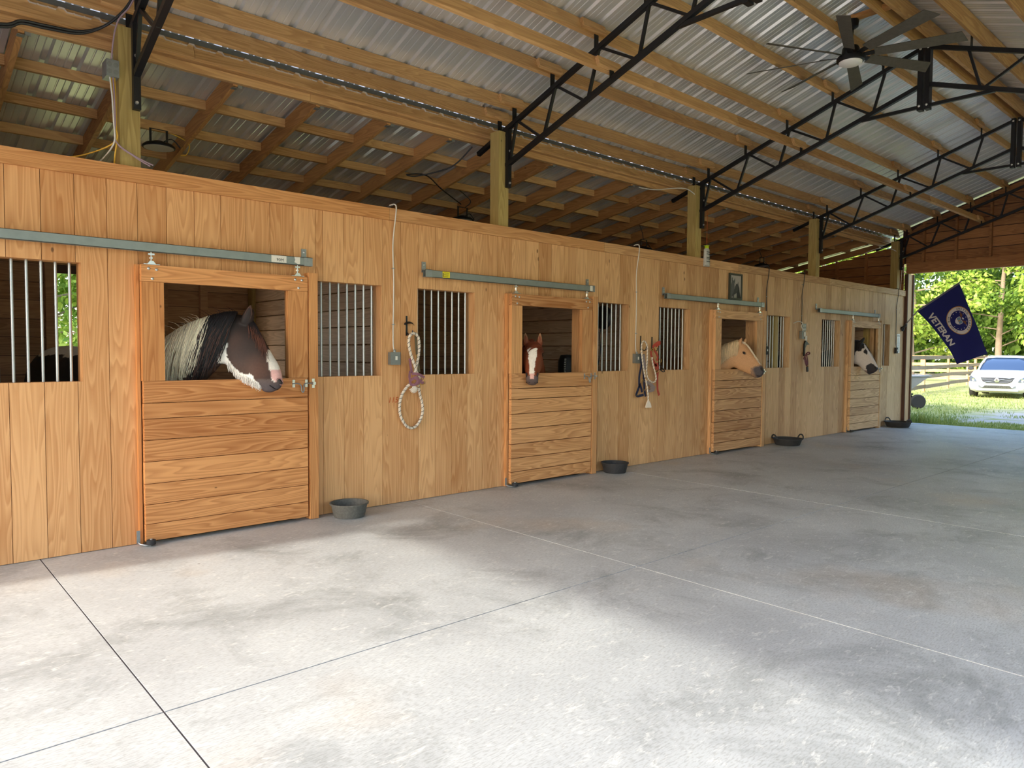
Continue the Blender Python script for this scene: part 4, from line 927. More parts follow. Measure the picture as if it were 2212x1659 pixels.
# ================================================================ outlets and their cables
def outlet(x, z, w, h, label, top, cable, body='boxg', face='paper', ych=-.05):
    o = empty('outlet_box', (x, -.03, z), label, 'outlet')
    q = MB(); q.box(x-w/2, x+w/2, ych, -.004, z-h/2, z+h/2); P('box', q, M[body], o)
    q = MB(); q.box(x-w/2-.002, x+w/2+.002, ych-.004, ych-.0005, z-h/2-.002, z+h/2+.002); P('cover', q, M[body], o)
    q = MB(); q.box(x-.003, x+.02, ych-.006, ych-.004, z-.014, z+.022); P('sticker', q, M[face], o)
    if cable:
        pts = [(x+.002, -.03, z+h/2), (x-.004, -.015, z+h/2+.12), (x+.006, -.010, z+.5*(top-z)), (x-.002, -.010, top-.35), (x+.012, -.034, top-.1), (x+.02, -.034, top+.0), (x+.006, -.02, top+.025), (x-.012, .03, top+.02)]
        P('conduit', MB().tube(spline(pts, 6), .0062, 8), M[cable], o, smooth=True)
        P('connector', MB().lathe([(.013, 0), (.013, .02), (.008, .028)], (x+.002, -.03, z+h/2), 12), M['galv'], o, smooth=True)
        [P('cable_clip', MB().box(x-.012, x+.014, -.02, -.004, zz, zz+.008), M['galv'], o) for zz in (z+.32, z+.85)]
    return o
outlet(3.73, 1.40, .105, .118, 'square grey metal outlet box between the two nearest barred windows', 2.83, 'cablew')
outlet(7.39, 1.395, .10, .12, 'grey metal outlet box left of the blue halter and white rope', 2.83, 'cablew')
outlet(10.675, 1.52, .075, .125, 'white plastic outlet with dark cable beside the palomino horse', 2.82, 'cableb', 'blackrub', 'whitep', -.04)
outlet(11.86, 1.79, .11, .13, 'grey switch box with two white papers above the maroon halter', 2.82, 'cableb')
outlet(15.985, 1.55, .075, .12, 'dark outlet with white face beside the paper notice near the opening', 2.81, 'cableb', 'blackrub', 'whitep', -.045)
o = empty('wall_plate', (11.97, 0, 1.93), 'small grey-green printed plate above the white papers on the stall wall', 'sign')
P('plate', MB().box(11.90, 12.04, -.008, -.003, 1.865, 1.985), M['boxg'], o)
q = MB(); [q.box(11.915, 12.025, -.0095, -.008, 1.88+k*.025, 1.888+k*.025) for k in range(4)]; P('print', q, M['paper'], o)
P('pale_cord', MB().tube(spline([(11.55, .02, 1.96), (11.68, -.02, 2.01), (11.78, -.03, 2.01), (11.84, -.04, 1.99), (11.80, -.04, 1.94), (11.85, -.04, 1.87), (11.86, -.03, 1.80)], 5), .007, 6), M['cablew'], label='pale loose cord looping out of the barred window to the switch box', cat='cord', smooth=True)
for k, (x, z) in enumerate(((11.885, 1.80), (11.93, 1.735))):
    P('paper_tag', MB().box(x-.035, x+.035, -.062-.004*k, -.058-.004*k, z-.04, z+.04), M['paper'], label=['white paper tag on the grey switch box, upper of the two', 'white paper tag hanging below the grey switch box, lower of the two'][k], cat='paper tag')
o = empty('notice', (15.98, 0, 1.66), 'tall white printed paper notice on the stall wall beside the opening', 'notice')
P('sheet', MB().box(16.06, 16.22, -.008, -.004, 1.50, 1.90), M['whitep'], o)
w = text_mb('NOTICE', .036, .001); P('heading', xf(w, lambda v: Vector((16.14+v.x*.95, -.0086, 1.855+v.y))), M['ink'], o)
q = MB(); rn = random.Random(4)
for k in range(16):
    ww = rn.uniform(.045, .065) if k > 3 else rn.uniform(.03, .05); q.box(16.14-ww, 16.14+ww, -.0086, -.008, 1.81-k*.0185, 1.816-k*.0185)
P('print', q, M['boxg'], o)
# ================================================================ framed picture
o = empty('framed_picture', (9.74, 0, 2.28), 'dark framed black and white picture of two horses resting on a door track', 'picture')
x0, x1, z0, z1, yb = 9.57, 9.92, 2.275, 2.665, -.03
q = MB(); fw = .028
for a in ((x0, x1, z0, z0+fw), (x0, x1, z1-fw, z1), (x0, x0+fw, z0+fw, z1-fw), (x1-fw, x1, z0+fw, z1-fw)): q.box(a[0], a[1], yb, -.003, a[2], a[3])
P('frame', q, plain('dark frame', srgb(52, 54, 44), .5), o)
P('print', MB().box(x0+fw-.002, x1-fw+.002, yb+.012, yb+.018, z0+fw-.002, z1-fw+.002), plain('sepia paper', srgb(176, 168, 160), .6), o)
gm = [plain('print grey %d' % k, srgb(*c), .7, 0, .3, 40) for k, c in enumerate(((92, 92, 90), (66, 66, 64), (48, 48, 46), (150, 148, 140)))]
def art(nm, pts, mi, dy):
    u = lambda p: (x0+fw+p[0]*(x1-x0-2*fw), z0+fw+p[1]*(z1-z0-2*fw)); P(nm, MB().prism([u(p) for p in pts], yb+.0112-dy, yb+.0118-dy), gm[mi], o)
art('printed_horse', [(.0, .3), (.05, .55), (.12, .7), (.12, .86), (.2, .92), (.22, .78), (.32, .76), (.42, .9), (.44, .74), (.38, .62), (.4, .45), (.36, .3), (.3, .1), (.1, .0), (0, .0)], 0, 0)
art('printed_horse', [(.25, .0), (.2, .14), (.3, .22), (.36, .34), (.44, .5), (.52, .6), (.5, .68), (.56, .62), (.66, .62), (.72, .74), (.76, .58), (.84, .48), (.88, .3), (1.0, .0)], 1, .0008)
art('printed_mane', [(.62, .0), (.62, .2), (.74, .4), (.8, .5), (.86, .34), (.95, .0)], 2, .0016)
art('printed_neck', [(.32, .0), (.36, .14), (.6, .22), (.6, .0)], 3, .0016)
# ================================================================ ropes and halters
def braid(path, r, n=7, turns=18, fleck=True):
    pts = spline(path, n); m1, m2 = MB(), MB(); L_ = len(pts)
    ln = [0]
    for a, b_ in zip(pts[:-1], pts[1:]): ln.append(ln[-1]+(b_-a).length)
    def hel(ph, rr, R, dens=3):
        out = []; K = int(ln[-1]/.006)
        for i in range(K+1):
            d = ln[-1]*i/K; j = max(k for k in range(L_) if ln[k] <= d+1e-9); j = min(j, L_-2); t = (d-ln[j])/max(ln[j+1]-ln[j], 1e-6); p = pts[j].lerp(pts[j+1], t); dr = (pts[j+1]-pts[j]).normalized(); a = dr.cross(Vector((0, 1, 0))); a = a.normalized() if a.length > .1 else Vector((1, 0, 0)); c = dr.cross(a)
            an = d*2*math.pi/.042+ph; out.append(p+a*(math.cos(an)*rr)+c*(math.sin(an)*rr))
        return out
    for ph in (0, 2.09, 4.19): m1.tube(hel(ph, r*.52, r), r*.56, 6)
    m2.tube(hel(1.0, r*.98, r), r*.20, 4)
    return m1, m2
def halter(name, base, label, webm, strap, buckles, extra=()):
    o = empty(name, base, label, 'halter')
    for k, pts in enumerate(strap): 
        q = MB(); w = .011
        q.ribbon(spline(pts, 5), .034, .005)
        P('strap', q, webm, o)
    for c, r in buckles:
        c = Vector(c); q = MB().tube([c+Vector((r*math.cos(a), -.004*math.sin(a), r*math.sin(a))) for a in [2*math.pi*k/12 for k in range(13)]], .0032, 6); P('ring', q, M['brass'], o, smooth=True)
    for nm, mb, mt in extra: P(nm, mb, mt, o, smooth=True)
    return o
def hook(x, z, label, wings=True):
    o = empty('wall_hook', (x, -.02, z), label, 'hook')
    q = MB(); q.box(x-.008, x+.008, -.009, -.003, z-.12, z+.07); q.tube(spline([(x+.004, -.006, z-.09), (x+.01, -.05, z-.12), (x+.012, -.08, z-.11), (x+.014, -.09, z-.07)], 4), .006, 6)
    P('stem', q, M['black'], o)
    if wings:
        q = MB(); n = 10; vs = []
        for i in range(n+1):
            a = math.pi*i/n; vs += [(x+.055*math.cos(a), -.045-.0*math.sin(a), z+.028*math.sin(a)-.012), (x+.045*math.cos(a), -.07, z+.020*math.sin(a)-.02)]
        vs2 = [(v[0], v[1]+.002, v[2]-.004) for v in vs]; m_ = len(vs)
        fs = [(2*i, 2*i+1, 2*i+3, 2*i+2) for i in range(n)]+[(m_+2*i, m_+2*i+2, m_+2*i+3, m_+2*i+1) for i in range(n)]
        q.add(vs+vs2, fs); q.box(x-.006, x+.006, -.06, -.006, z-.004, z+.008); P('saddle_plate', q, M['black'], o)
    return o
hook(3.885, 1.74, 'black steel bridle hook holding the white braided lead rope')
# lead rope with mauve halter knotted in its middle
o = empty('lead_rope', (3.92, -.06, 1.6), 'white braided lead rope in two loops with a mauve halter knotted in the middle', 'lead rope')
Y_ = -.075
loop1 = [(4.0, Y_, 1.21), (3.955, Y_, 1.27), (3.925, Y_-.01, 1.33), (3.885, Y_-.01, 1.43), (3.86, Y_-.01, 1.52), (3.862, Y_-.01, 1.60), (3.895, Y_-.01, 1.638), (3.935, Y_-.01, 1.638), (3.975, Y_, 1.60), (3.985, Y_, 1.52), (3.975, Y_, 1.42), (3.955, Y_, 1.34), (3.93, Y_, 1.25)]
loop2 = [(3.985, Y_+.02, 1.17), (4.01, Y_+.03, 1.06), (4.045, Y_+.04, .96), (4.05, Y_+.04, .86), (4.0, Y_+.04, .76), (3.93, Y_+.04, .722), (3.86, Y_+.04, .75), (3.80, Y_+.04, .84), (3.785, Y_+.04, .94), (3.80, Y_+.03, 1.04), (3.85, Y_+.02, 1.12), (3.89, Y_, 1.16)]
for l in (loop1, loop2):
    a, b_ = braid(l, .0135); P('rope', a, M['ropew'], o, smooth=True); P('dark_strand', b_, M['ropeb'], o)
q = MB(); rn = random.Random(6)
for k in range(9): a = -2.5+k*.24; q.tube([(3.915, Y_-.01, 1.15), (3.915+.03*math.cos(a), Y_-.02, 1.13+.03*math.sin(a)), (3.915+.062*math.cos(a), Y_-.01, 1.15+.085*math.sin(a))], [.008, .008, .004], 5)
P('tassel', q, M['ropew'], o, smooth=True)
kn = [[(3.87, Y_-.015, 1.28), (3.86, Y_-.02, 1.22), (3.88, Y_-.02, 1.15), (3.95, Y_-.03, 1.16), (4.0, Y_-.025, 1.20)], [(3.88, Y_-.03, 1.255), (3.95, Y_-.035, 1.25), (4.03, Y_-.02, 1.215)], [(3.87, Y_-.02, 1.19), (3.93, Y_-.035, 1.22), (3.98, Y_-.03, 1.17), (4.04, Y_-.02, 1.165)], [(3.88, Y_+.01, 1.40), (3.885, Y_, 1.33), (3.90, Y_, 1.26)], [(3.955, Y_+.02, 1.62), (3.965, Y_+.02, 1.50), (3.97, Y_+.01, 1.40), (3.985, Y_, 1.27)], [(3.90, Y_-.03, 1.22), (3.94, Y_-.04, 1.19), (3.92, Y_-.03, 1.15)]]
for k, pts in enumerate(kn):
    q = MB().ribbon(spline(pts, 5), .024, .005)
    P('halter_strap', q, M['mauve'] if k != 4 else plain('olive strap', srgb(104, 92, 68), .7), o)
for c, r in (((4.0, Y_-.03, 1.175), .028), ((3.975, Y_-.02, 1.135), .018), ((3.965, Y_, 1.42), .018)):
    c = Vector(c); P('ring', MB().tube([c+Vector((r*math.cos(a), 0, r*math.sin(a))) for a in [2*math.pi*k/12 for k in range(13)]], .003, 6), M['brass'], o, smooth=True)
# navy halter with fleece and rope
hook(7.50, 1.62, 'dark hook behind the blue halter, left of the pair beside the second door', False); hook(7.74, 1.61, 'dark hook behind the red halter, right of the pair beside the second door', False)
Y2 = -.07
wx = lambda px, py: (7.3+(px-1363)*.0093, 1.602-(py-738)*.00565)      # measured off the wall plane, metres
def W2(px, py, dy=0.0): x, z = wx(px, py); return (x, Y2+dy, z)
navy = [[W2(1378, 760), W2(1378, 790), W2(1374, 815), W2(1374, 840)], [W2(1382, 795), W2(1384, 822), W2(1386, 848), W2(1389, 862)], [W2(1374, 838), W2(1370, 850), W2(1368, 857), W2(1372, 860), W2(1384, 858)], [W2(1375, 832), W2(1379, 845), W2(1380, 852)]]
fle = MB(); prf = [W2(1383, 827), W2(1390, 826), W2(1401, 833), W2(1408, 841), W2(1405, 851), W2(1395, 853), W2(1390, 850), W2(1398, 845), W2(1398, 840), W2(1390, 833)]
fle.add([(x, Y2-.02, z) for x, y, z in prf]+[(x, Y2+.0, z) for x, y, z in prf], [tuple(range(10)), tuple(reversed(range(10, 20)))]+[(i, 10+i, 10+(i+1) % 10, (i+1) % 10) for i in range(10)])
halter('blue_halter', (7.45, -.05, 1.3), 'navy halter with grey fleece noseband hanging on the stall wall', M['navy'], navy, [(W2(1388, 850), .03), (W2(1381, 826), .02), (W2(1371, 860), .02)], [('fleece_noseband', fle, M['fleece']), ('fleece_pad', MB().tube(spline([W2(1383, 765, .01), W2(1385, 780, .01), W2(1387, 800, .01)], 4), .022, 8), M['fleece'])])
o = empty('lead_rope', (7.5, -.06, 1.5), 'white and grey braided lead rope with tassel hanging between the blue and red halters', 'lead rope')
l1 = [W2(1384, 818, -.02), W2(1379, 790, -.02), W2(1376, 765, -.02), W2(1375, 745, -.02), W2(1379, 735, -.02), W2(1385, 739, -.02), W2(1388, 750, -.02), W2(1388, 775, -.02), W2(1387, 800, -.02), W2(1389, 817, -.02), W2(1395, 826, -.02), W2(1404, 830, -.02), W2(1409, 823, -.02), W2(1407, 808, -.02), W2(1403, 795, -.02), W2(1400, 782, -.02), W2(1399, 772, -.02)]
l2 = [W2(1385, 822, -.02), W2(1389, 840, -.02), W2(1391, 858, -.02), W2(1392, 872, -.02)]
for l in (l1, l2):
    a, b_ = braid(l, .010); P('rope', a, M['ropew'], o, smooth=True); P('dark_strand', b_, M['ropeb'], o)
q = MB(); 
for k in range(7): q.tube([W2(1392, 871, -.02), W2(1388.5+k*1.3, 880, -.02), W2(1386.5+k*1.9, 888, -.02)], [.01, .012, .011], 6)
P('tassel', q, M['ropew'], o, smooth=True)
redp = [[W2(1403, 748), W2(1407, 741, -.02), W2(1414, 736, -.03), W2(1416, 740, -.02), W2(1410, 746)], [W2(1403, 750), W2(1409, 758), W2(1415, 770), W2(1413, 780)], [W2(1403, 776), W2(1408, 785), W2(1412, 790), W2(1404, 789)], [W2(1399, 757), W2(1400, 768), W2(1403, 772)], [W2(1414, 785), W2(1416, 800), W2(1413, 806)], [W2(1416, 806), W2(1415, 825), W2(1416, 848), W2(1420, 861)], [W2(1411, 790), W2(1412, 805), W2(1413, 812)]]
halter('red_halter', (7.75, -.05, 1.3), 'red leather halter with brass rings beside the third barred window', M['red'], redp, [(W2(1418, 780, -.02), .026), (W2(1400, 754, -.02), .018), (W2(1411, 804, -.02), .02), (W2(1407, 753, -.02), .018)], [('black_loop', MB().tube(spline([W2(1419, 790, -.01), W2(1428, 801, -.01), W2(1430, 805, -.01), W2(1426, 806, -.01), W2(1419, 800, -.01)], 4), .007, 6), M['darklea'])])
# maroon halter on its bracket further on
h = empty('halter_bracket', (11.98, -.03, 1.62), 'black halter bracket under the white papers on the stall wall', 'hook')
P('bracket', MB().prism([(11.95, 1.50), (11.955, 1.64), (12.0, 1.70), (12.13, 1.63), (12.03, 1.625), (11.985, 1.57), (11.975, 1.43), (11.955, 1.43)], -.03, -.004), M['black'], h)
W3 = lambda px, py, dy=0.0: (11.97+(px-1735)*.0150, -.06+dy, 1.47-(py-755)*.00695)
halter('maroon_halter', (11.98, -.05, 1.3), 'small maroon and black halter hanging from the black bracket', M['maroon'], [[W3(1733, 757), W3(1730, 764), W3(1728, 768)], [W3(1735, 757), W3(1737, 768), W3(1738, 776), W3(1739, 788)], [W3(1731, 768), W3(1733, 778), W3(1736, 785)], [W3(1731, 762), W3(1735, 775), W3(1737, 790)]], [(W3(1737, 786, -.01), .022)],
       [('crown_loop', MB().tube(spline([W3(1734, 755), W3(1738, 751.5), W3(1742, 752), W3(1742, 755), W3(1737, 757), W3(1734, 755)], 4), .010, 6), M['maroon']), ('tail_strap', MB().bar(W3(1737, 787), W3(1738, 799), .02, .045, (1, 0, 0)), M['darklea'])])
# ================================================================ stall lamps
def ufo(x, y, z, label, cablepts, cm='cabley'):
    o = empty('stall_lamp', (x, y, z), label, 'lamp', 'round high-bay lamps over the stalls')
    P('housing', MB().lathe([(.0005, .055), (.05, .055), (.06, .045), (.125, .03), (.145, .012), (.15, 0), (.145, -.008), (.135, -.006)], (x, y, z), 32), M['black'], o, smooth=True)
    P('lens', MB().lathe([(.0005, -.004), (.132, -.004), (.134, -.010), (.0005, -.016)], (x, y, z), 32), M['lens'], o, smooth=True)
    q = MB(); q.bar((x-.075, y, z+.02), (x-.075, y, z+.17), .02, .006, (0, 1, 0)); q.bar((x+.075, y, z+.02), (x+.075, y, z+.17), .02, .006, (0, 1, 0)); q.bar((x-.085, y, z+.17), (x+.085, y, z+.17), .02, .006)
    P('yoke', q, M['black'], o)
    P('lamp_cord', MB().tube(spline(cablepts, 5), .006, 6), M[cm], o, smooth=True)
    P('cord_tail', MB().tube(spline([(x+.03, y, z+.05), (x+.12, y, z+.1), (x+.2, y+.0, z+.03)], 5), .006, 6), M['cableb'], o, smooth=True)
ufo(2.16, 1.72, 3.44, 'round stall lamp beside the nearest pale post', [(1.9, 1.72, 3.66), (2.2, 1.74, 3.62), (2.43, 1.72, 3.54), (2.42, 1.72, 3.42), (2.36, 1.72, 3.40)])
ufo(5.95, 1.78, 3.22, 'round stall lamp left of the second post, half below the wall top', [(6.0, 1.78, 3.40), (6.1, 1.8, 3.5), (5.9, 1.8, 3.62)], 'cableb')
ufo(9.62, 1.62, 3.17, 'round stall lamp near the third post', [(9.6, 1.62, 3.34), (9.62, 1.65, 3.45), (9.6, 1.7, 3.6)], 'cableb')
ufo(13.3, 1.55, 3.21, 'round stall lamp near the fourth post', [(13.3, 1.55, 3.38), (13.3, 1.6, 3.5), (13.3, 1.6, 3.62)], 'cableb')
# ================================================================ ceiling fan
fc = Vector((7.77, -2.5, 4.60)); fan = empty('ceiling_fan', fc, 'large black ceiling fan with eight dusty blades and a white round light', 'ceiling fan')
P('lamp_disc', MB().lathe([(.0005, -.095), (.09, -.092), (.112, -.08), (.115, -.065), (.0005, -.06)], fc, 32), M['lampwhite'], fan, label='white round fan light', smooth=True)
P('motor', MB().lathe([(.115, -.066), (.135, -.055), (.138, -.03), (.13, -.012), (.09, .0), (.085, .07), (.075, .09), (.03, .10), (.0005, .10)], fc, 32), M['black'], fan, smooth=True)
P('downrod', MB().tube([fc+Vector((0, 0, .09)), fc+Vector((.02, 0, .33))], .018, 10), M['black'], fan, smooth=True)
P('canopy', MB().lathe([(.03, .28), (.06, .30), (.065, .36), (.06, .372), (.0005, .372)], fc+Vector((.02, 0, 0)), 20), M['black'], fan, smooth=True)
for k in range(8):
    a = math.radians(19.5+45*k); d = Vector((math.cos(a), math.sin(a), 0)); sd = Vector((-d.y, d.x, 0)); tl_ = (sd*math.cos(.38)-Vector((0, 0, 1))*math.sin(.38))
    q = MB(); c0, c1 = fc+d*.22, fc+d*1.02; nrm = d.cross(tl_); vs = []
    for c, w in ((c0, .055), (c1, .068)):
        for s_ in (-1, 1):
            for t_ in (-1, 1): vs.append(c+tl_*(w*s_)+nrm*(.004*t_)+(d*(.03*s_) if c is c1 else Vector((0, 0, 0))))
    q.add(vs, [(0, 1, 3, 2), (4, 6, 7, 5), (0, 4, 5, 1), (2, 3, 7, 6), (0, 2, 6, 4), (1, 5, 7, 3)])
    b_ = P('blade', q, M['blade'], fan); P('blade_arm', MB().bar(fc+d*.08+Vector((0, 0, -.01)), fc+d*.30+nrm*.006, .05, .010, tuple(nrm)), M['black'], b_)
P('fan_mount_beam', MB().bar((7.79, -1.62, 4.992), (7.79, -2.9, 4.992), .085, .04), M['beamy'], label='short board carrying the ceiling fan between two purlins', cat='board')
P('fan_cord', MB().tube(spline([(7.74, -2.5, 4.97), (7.70, -2.48, 5.02), (7.78, -2.55, 5.08), (8.0, -2.7, 5.03)], 5), .006, 6), M['cablew'], label='white cord looping above the ceiling fan', cat='cord', smooth=True)
pts = []
for k in range(60):
    x = 8.0+k*.14; pts.append((x, -2.735, 5.0+.035*math.sin(x*5)))
P('ridge_wire', MB().tube(pts, .005, 5), M['cablew'], label='pale wire stapled in waves along the ridge beam', cat='wire')
# ================================================================ junction box and cables on first post
o = empty('junction_box', (1.38, -.02, 3.5), 'grey metal junction box on the side of the nearest pale post', 'junction box')
q = MB(); q.box(1.325, 1.408, -.01, .055, 3.44, 3.56); P('box', q, M['galv'], o); q = MB(); q.box(1.325, 1.408, .058, .12, 3.44, 3.56); P('second_box', q, M['galv'], o)
q = MB(); [q.lathe([(.017, 0), (.017, -.002), (.012, -.002)], (1.345+.042*(k % 2), -.010, 3.475+.05*(k//2)), 12, 'Y') for k in range(4)]; P('knockouts', q, M['boxg'], o)
cab = [('cablew', 0, .0, (1.30, .3, 2.85)), ('cabley', .012, .008, (1.02, .5, 2.9)), ('cablep', .02, -.004, (1.62, -.035, 2.845)), ('cabley', .032, .004, (1.38, .06, 2.82)), ('cablep', .026, .012, (1.60, -.03, 2.835))]
cl_ = ['white ribbed cable down the nearest post', 'yellow cable curving left off the nearest post', 'purple cable bending right across the foot of the nearest post', 'yellow cable straight down the nearest post', 'second purple cable on the nearest post']
for k, (m_, dx, dy, end) in enumerate(cab):
    pts = [(1.352+dx, .02+dy, 3.44), (1.36+dx*.7, .0+dy, 3.3), (1.366+dx*.5, -.005+dy, 3.12), (1.37+dx*.5, .0+dy, 2.98), ((1.37+end[0])/2, (end[1]-.04)/2, 2.89), end]
    P('cable', MB().tube(spline(pts, 6), .0055, 6), M[m_], label=cl_[k], cat='cable', group='cables on the nearest post', smooth=True)
P('cable', MB().tube(spline([(1.36, .0, 3.56), (1.372, -.03, 3.72), (1.40, -.05, 3.84), (1.46, -.07, 3.93), (1.50, -.1, 4.02)], 6), .0055, 6), M['cablep'], label='purple cable rising above the grey junction box', cat='cable', group='cables on the nearest post', smooth=True)
for k in range(2): P('cable', MB().tube(spline([(.3, .3, 3.66+.02*k), (.74, .3, 3.705+.02*k), (.86, .3, 3.765+.018*k), (1.01, .3, 3.775+.02*k), (1.22, .3, 3.80+.016*k), (1.37, .25, 3.88), (1.46, .1, 3.96), (1.50, -.05, 4.03)], 6), .010, 8), M['cableb'], label=['thick black cable slung from the nearest truss, lower of two', 'thick black cable slung from the nearest truss, upper of two'][k], cat='cable', smooth=True)
P('cable', MB().tube(spline([(5.05, .45, 3.74), (4.95, .7, 3.55), (4.7, 1.0, 3.46), (4.62, 1.1, 3.48), (4.9, 1.12, 3.52), (5.4, 1.5, 3.5), (5.9, 1.75, 3.42)], 7), .008, 6), M['cableb'], label='thin black cable looping between rafters left of the second post', cat='cable', smooth=True)
P('cable', MB().tube(spline([(7.95, .42, 3.74), (8.15, .3, 3.72), (8.4, .2, 3.76), (8.6, .1, 3.77), (8.74, .04, 3.70)], 7), .007, 6), M['cablew'], label='white cable sagging to the top of the third post', cat='cable', smooth=True)
P('cable', MB().tube(spline([(14.9, .3, 3.45), (15.4, .2, 3.62), (15.9, .1, 3.66), (16.2, .0, 3.5), (16.22, -.0, 3.1), (16.1, -.03, 2.83)], 7), .006, 6), M['cablew'], label='pale cable arching to the farthest post', cat='cable', smooth=True)
# ================================================================ fly trap bag
o = empty('fly_trap', (8.93, -.04, 2.84), 'clear plastic fly trap bag with lime cap hanging by the third post', 'fly trap')
P('string', MB().tube([(8.90, -.04, 3.50), (8.93, -.04, 3.46), (8.925, -.04, 3.0)], .003, 5), M['redink'], o)
P('cap', MB().lathe([(.032, 0), (.028, .03), (.04, .034), (.04, .042), (.0005, .042)], (8.925, -.04, 2.955), 16), M['lime'], o, smooth=True)
q = MB(); K = 8; vs = []
for i, (zz, w, t) in enumerate([(2.955, .04, .022), (2.94, .06, .024), (2.86, .058, .03), (2.76, .062, .034), (2.715, .07, .03), (2.70, .074, .006)]):
    for k in range(12): a = 2*math.pi*k/12; vs.append((8.925+w*math.copysign(abs(math.cos(a))**.6, math.cos(a)), -.04+t*math.sin(a), zz))
q.add(vs, [(i*12+k, i*12+(k+1) % 12, (i+1)*12+(k+1) % 12, (i+1)*12+k) for i in range(5) for k in range(12)]+[tuple(range(60, 72))])
P('bag', q, M['baggy'], o, smooth=True)
q = MB(); [q.box(8.885, 8.965, -.074, -.070, z, z+.008) for z in (2.90, 2.87, 2.82, 2.80, 2.765)]; P('print', q, M['ink'], o)
# ================================================================ things inside the second stall
o = empty('stall_fan', (7.3, .45, 2.0), 'black fan on a wall arm seen through the bars beside the second door', 'fan')
P('cage', MB().lathe([(.02, -.05), (.13, -.04), (.16, 0), (.13, .04), (.02, .05)], (7.22, .40, 1.93), 24, 'X'), M['black'], o, smooth=True)
P('arm', MB().bar((7.25, .42, 1.98), (7.49, .48, 2.05), .03), M['black'], o)
P('cord', MB().tube(spline([(7.2, .4, 1.8), (7.18, .42, 1.7), (7.22, .44, 1.5), (7.2, .46, 1.3)], 4), .008, 6), M['cableb'], o)
o = empty('hay_bag', (7.12, 1.0, 1.0), 'black hay bag with white stitched edge behind the chestnut horse', 'hay bag')
P('bag', MB().lathe([(.0005, 0), (.10, .02), (.125, .2), (.12, .38), (.09, .46), (.0005, .47)], (7.17, 1.0, .97), 20), M['black'], o, smooth=True)
q = MB()
for k in range(12): a = k/11; q.box(7.055-.012*math.sin(a*3), 7.075-.012*math.sin(a*3), .92, .935, 1.10+a*.27, 1.112+a*.27)
P('stitching', q, M['whitep'], o)
# ================================================================ flag
o = empty('flag', (16.3, -.05, 2.02), 'dark blue veteran flag with round seal on an angled pole at the barn opening', 'flag')
fa, fb, fc_, fd = [Vector((16.30, y, z)) for y, z in ((-.303, 2.366), (-1.066, 2.888), (-1.599, 1.494), (-1.069, 1.279))]
def FS(s, t, off=0.0):
    e0 = fa.lerp(fb, s); e1 = fd.lerp(fc_, s); p = e0.lerp(e1, t)
    p += Vector((0, .055, -.02))*(-math.sin(math.pi*t)*(1-s))+Vector((0, 0, -.03))*(-math.sin(math.pi*t)*s*0)
    p.x += .035*math.sin(3.2*t*math.pi+s*2.0)*t+.02*math.sin(s*6)*(.3+t); p.x -= off; return p
q = MB(); ns, nt2 = 18, 30
for off in (0, -.003):
    for i in range(ns+1):
        for k in range(nt2+1): q.v.append(tuple(FS(i/ns, k/nt2, off)))
m_ = (ns+1)*(nt2+1)
for i in range(ns):
    for k in range(nt2):
        a = i*(nt2+1)+k; q.f += [(a, a+1, a+nt2+2, a+nt2+1), (m_+a, m_+a+nt2+1, m_+a+nt2+2, m_+a+1)]
for i in range(ns):
    for k in (0, nt2): a = i*(nt2+1)+k; q.f.append((a, a+nt2+1, a+nt2+1+m_, a+m_))
for k in range(nt2):
    for i in (0, ns): a = i*(nt2+1)+k; q.f.append((a, a+1, a+1+m_, a+m_))
P('cloth', q, plain('navy nylon', srgb(2, 18, 100), .8, 0, .12, 9), o, smooth=True)
LS, LT = .924, 1.42
def FM(mb, off): return xf(mb, lambda v: FS(v.y/LS, v.x/LT, off))      # v.x metres out from the pole, v.y metres up the hoist
silver = plain('silver print', srgb(196, 196, 204), .6); gold = plain('gold print', srgb(176, 130, 60), .6)
def disc(cx, cy, r0, r1, n=64):
    q = MB()
    for k in range(n): a = 2*math.pi*k/n; q.v += [(cx+r0*math.cos(a), cy+r0*math.sin(a), 0), (cx+r1*math.cos(a), cy+r1*math.sin(a), 0)]
    q.f = [(2*k, 2*k+1, (2*k+3) % (2*n), (2*k+2) % (2*n)) for k in range(n)]; return q
w = text_mb('VETERAN', .235, .008); P('lettering', FM(xf(w, lambda v: Vector((.60+v.x*.80, .135+v.y*.85, 0))), .003), silver, o, label='silver word VETERAN')
cx, cy = .62, .60
P('seal_border', FM(disc(cx, cy, .272, .286), .003), gold, o); P('seal_ring', FM(disc(cx, cy, .205, .272), .003), silver, o)
def ringtext(txt, r, a0, da, flip, size):
    Q = MB()
    for i, ch in enumerate(txt):
        if ch == ' ': continue
        g_ = text_mb(ch, size, .001); a = a0+da*i; rot = a-math.pi/2 if not flip else a+math.pi/2
        xf(g_, lambda v: Vector((cx+r*math.cos(a)+v.x*math.cos(rot)-v.y*math.sin(rot), cy+r*math.sin(a)+v.x*math.sin(rot)+v.y*math.cos(rot), 0))); Q.add(g_.v, g_.f)
    return Q
dk = plain('dark print', srgb(34, 38, 62), .6)
P('seal_lettering', FM(ringtext('UNITED STATES', .239, math.radians(160), -math.radians(11.6), False, .058), .005), dk, o)
P('seal_lettering', FM(ringtext('AIR FORCE', .239, math.radians(-132), math.radians(10.6), True, .058), .005), dk, o)
q = MB()
for k in range(12):
    a = math.radians(-62+25.8*k) if True else 0; a = math.radians(-70+k*(320-0)/12); sx, sy = cx+.175*math.cos(a), cy+.175*math.sin(a); o_ = len(q.v)
    for j in range(10): rr2 = .013 if j % 2 == 0 else .006; b2_ = math.pi/2+j*math.pi/5; q.v.append((sx+rr2*math.cos(b2_), sy+rr2*math.sin(b2_), 0))
    q.f.append(tuple(range(o_, o_+10)))
P('seal_stars', FM(q, .004), silver, o)
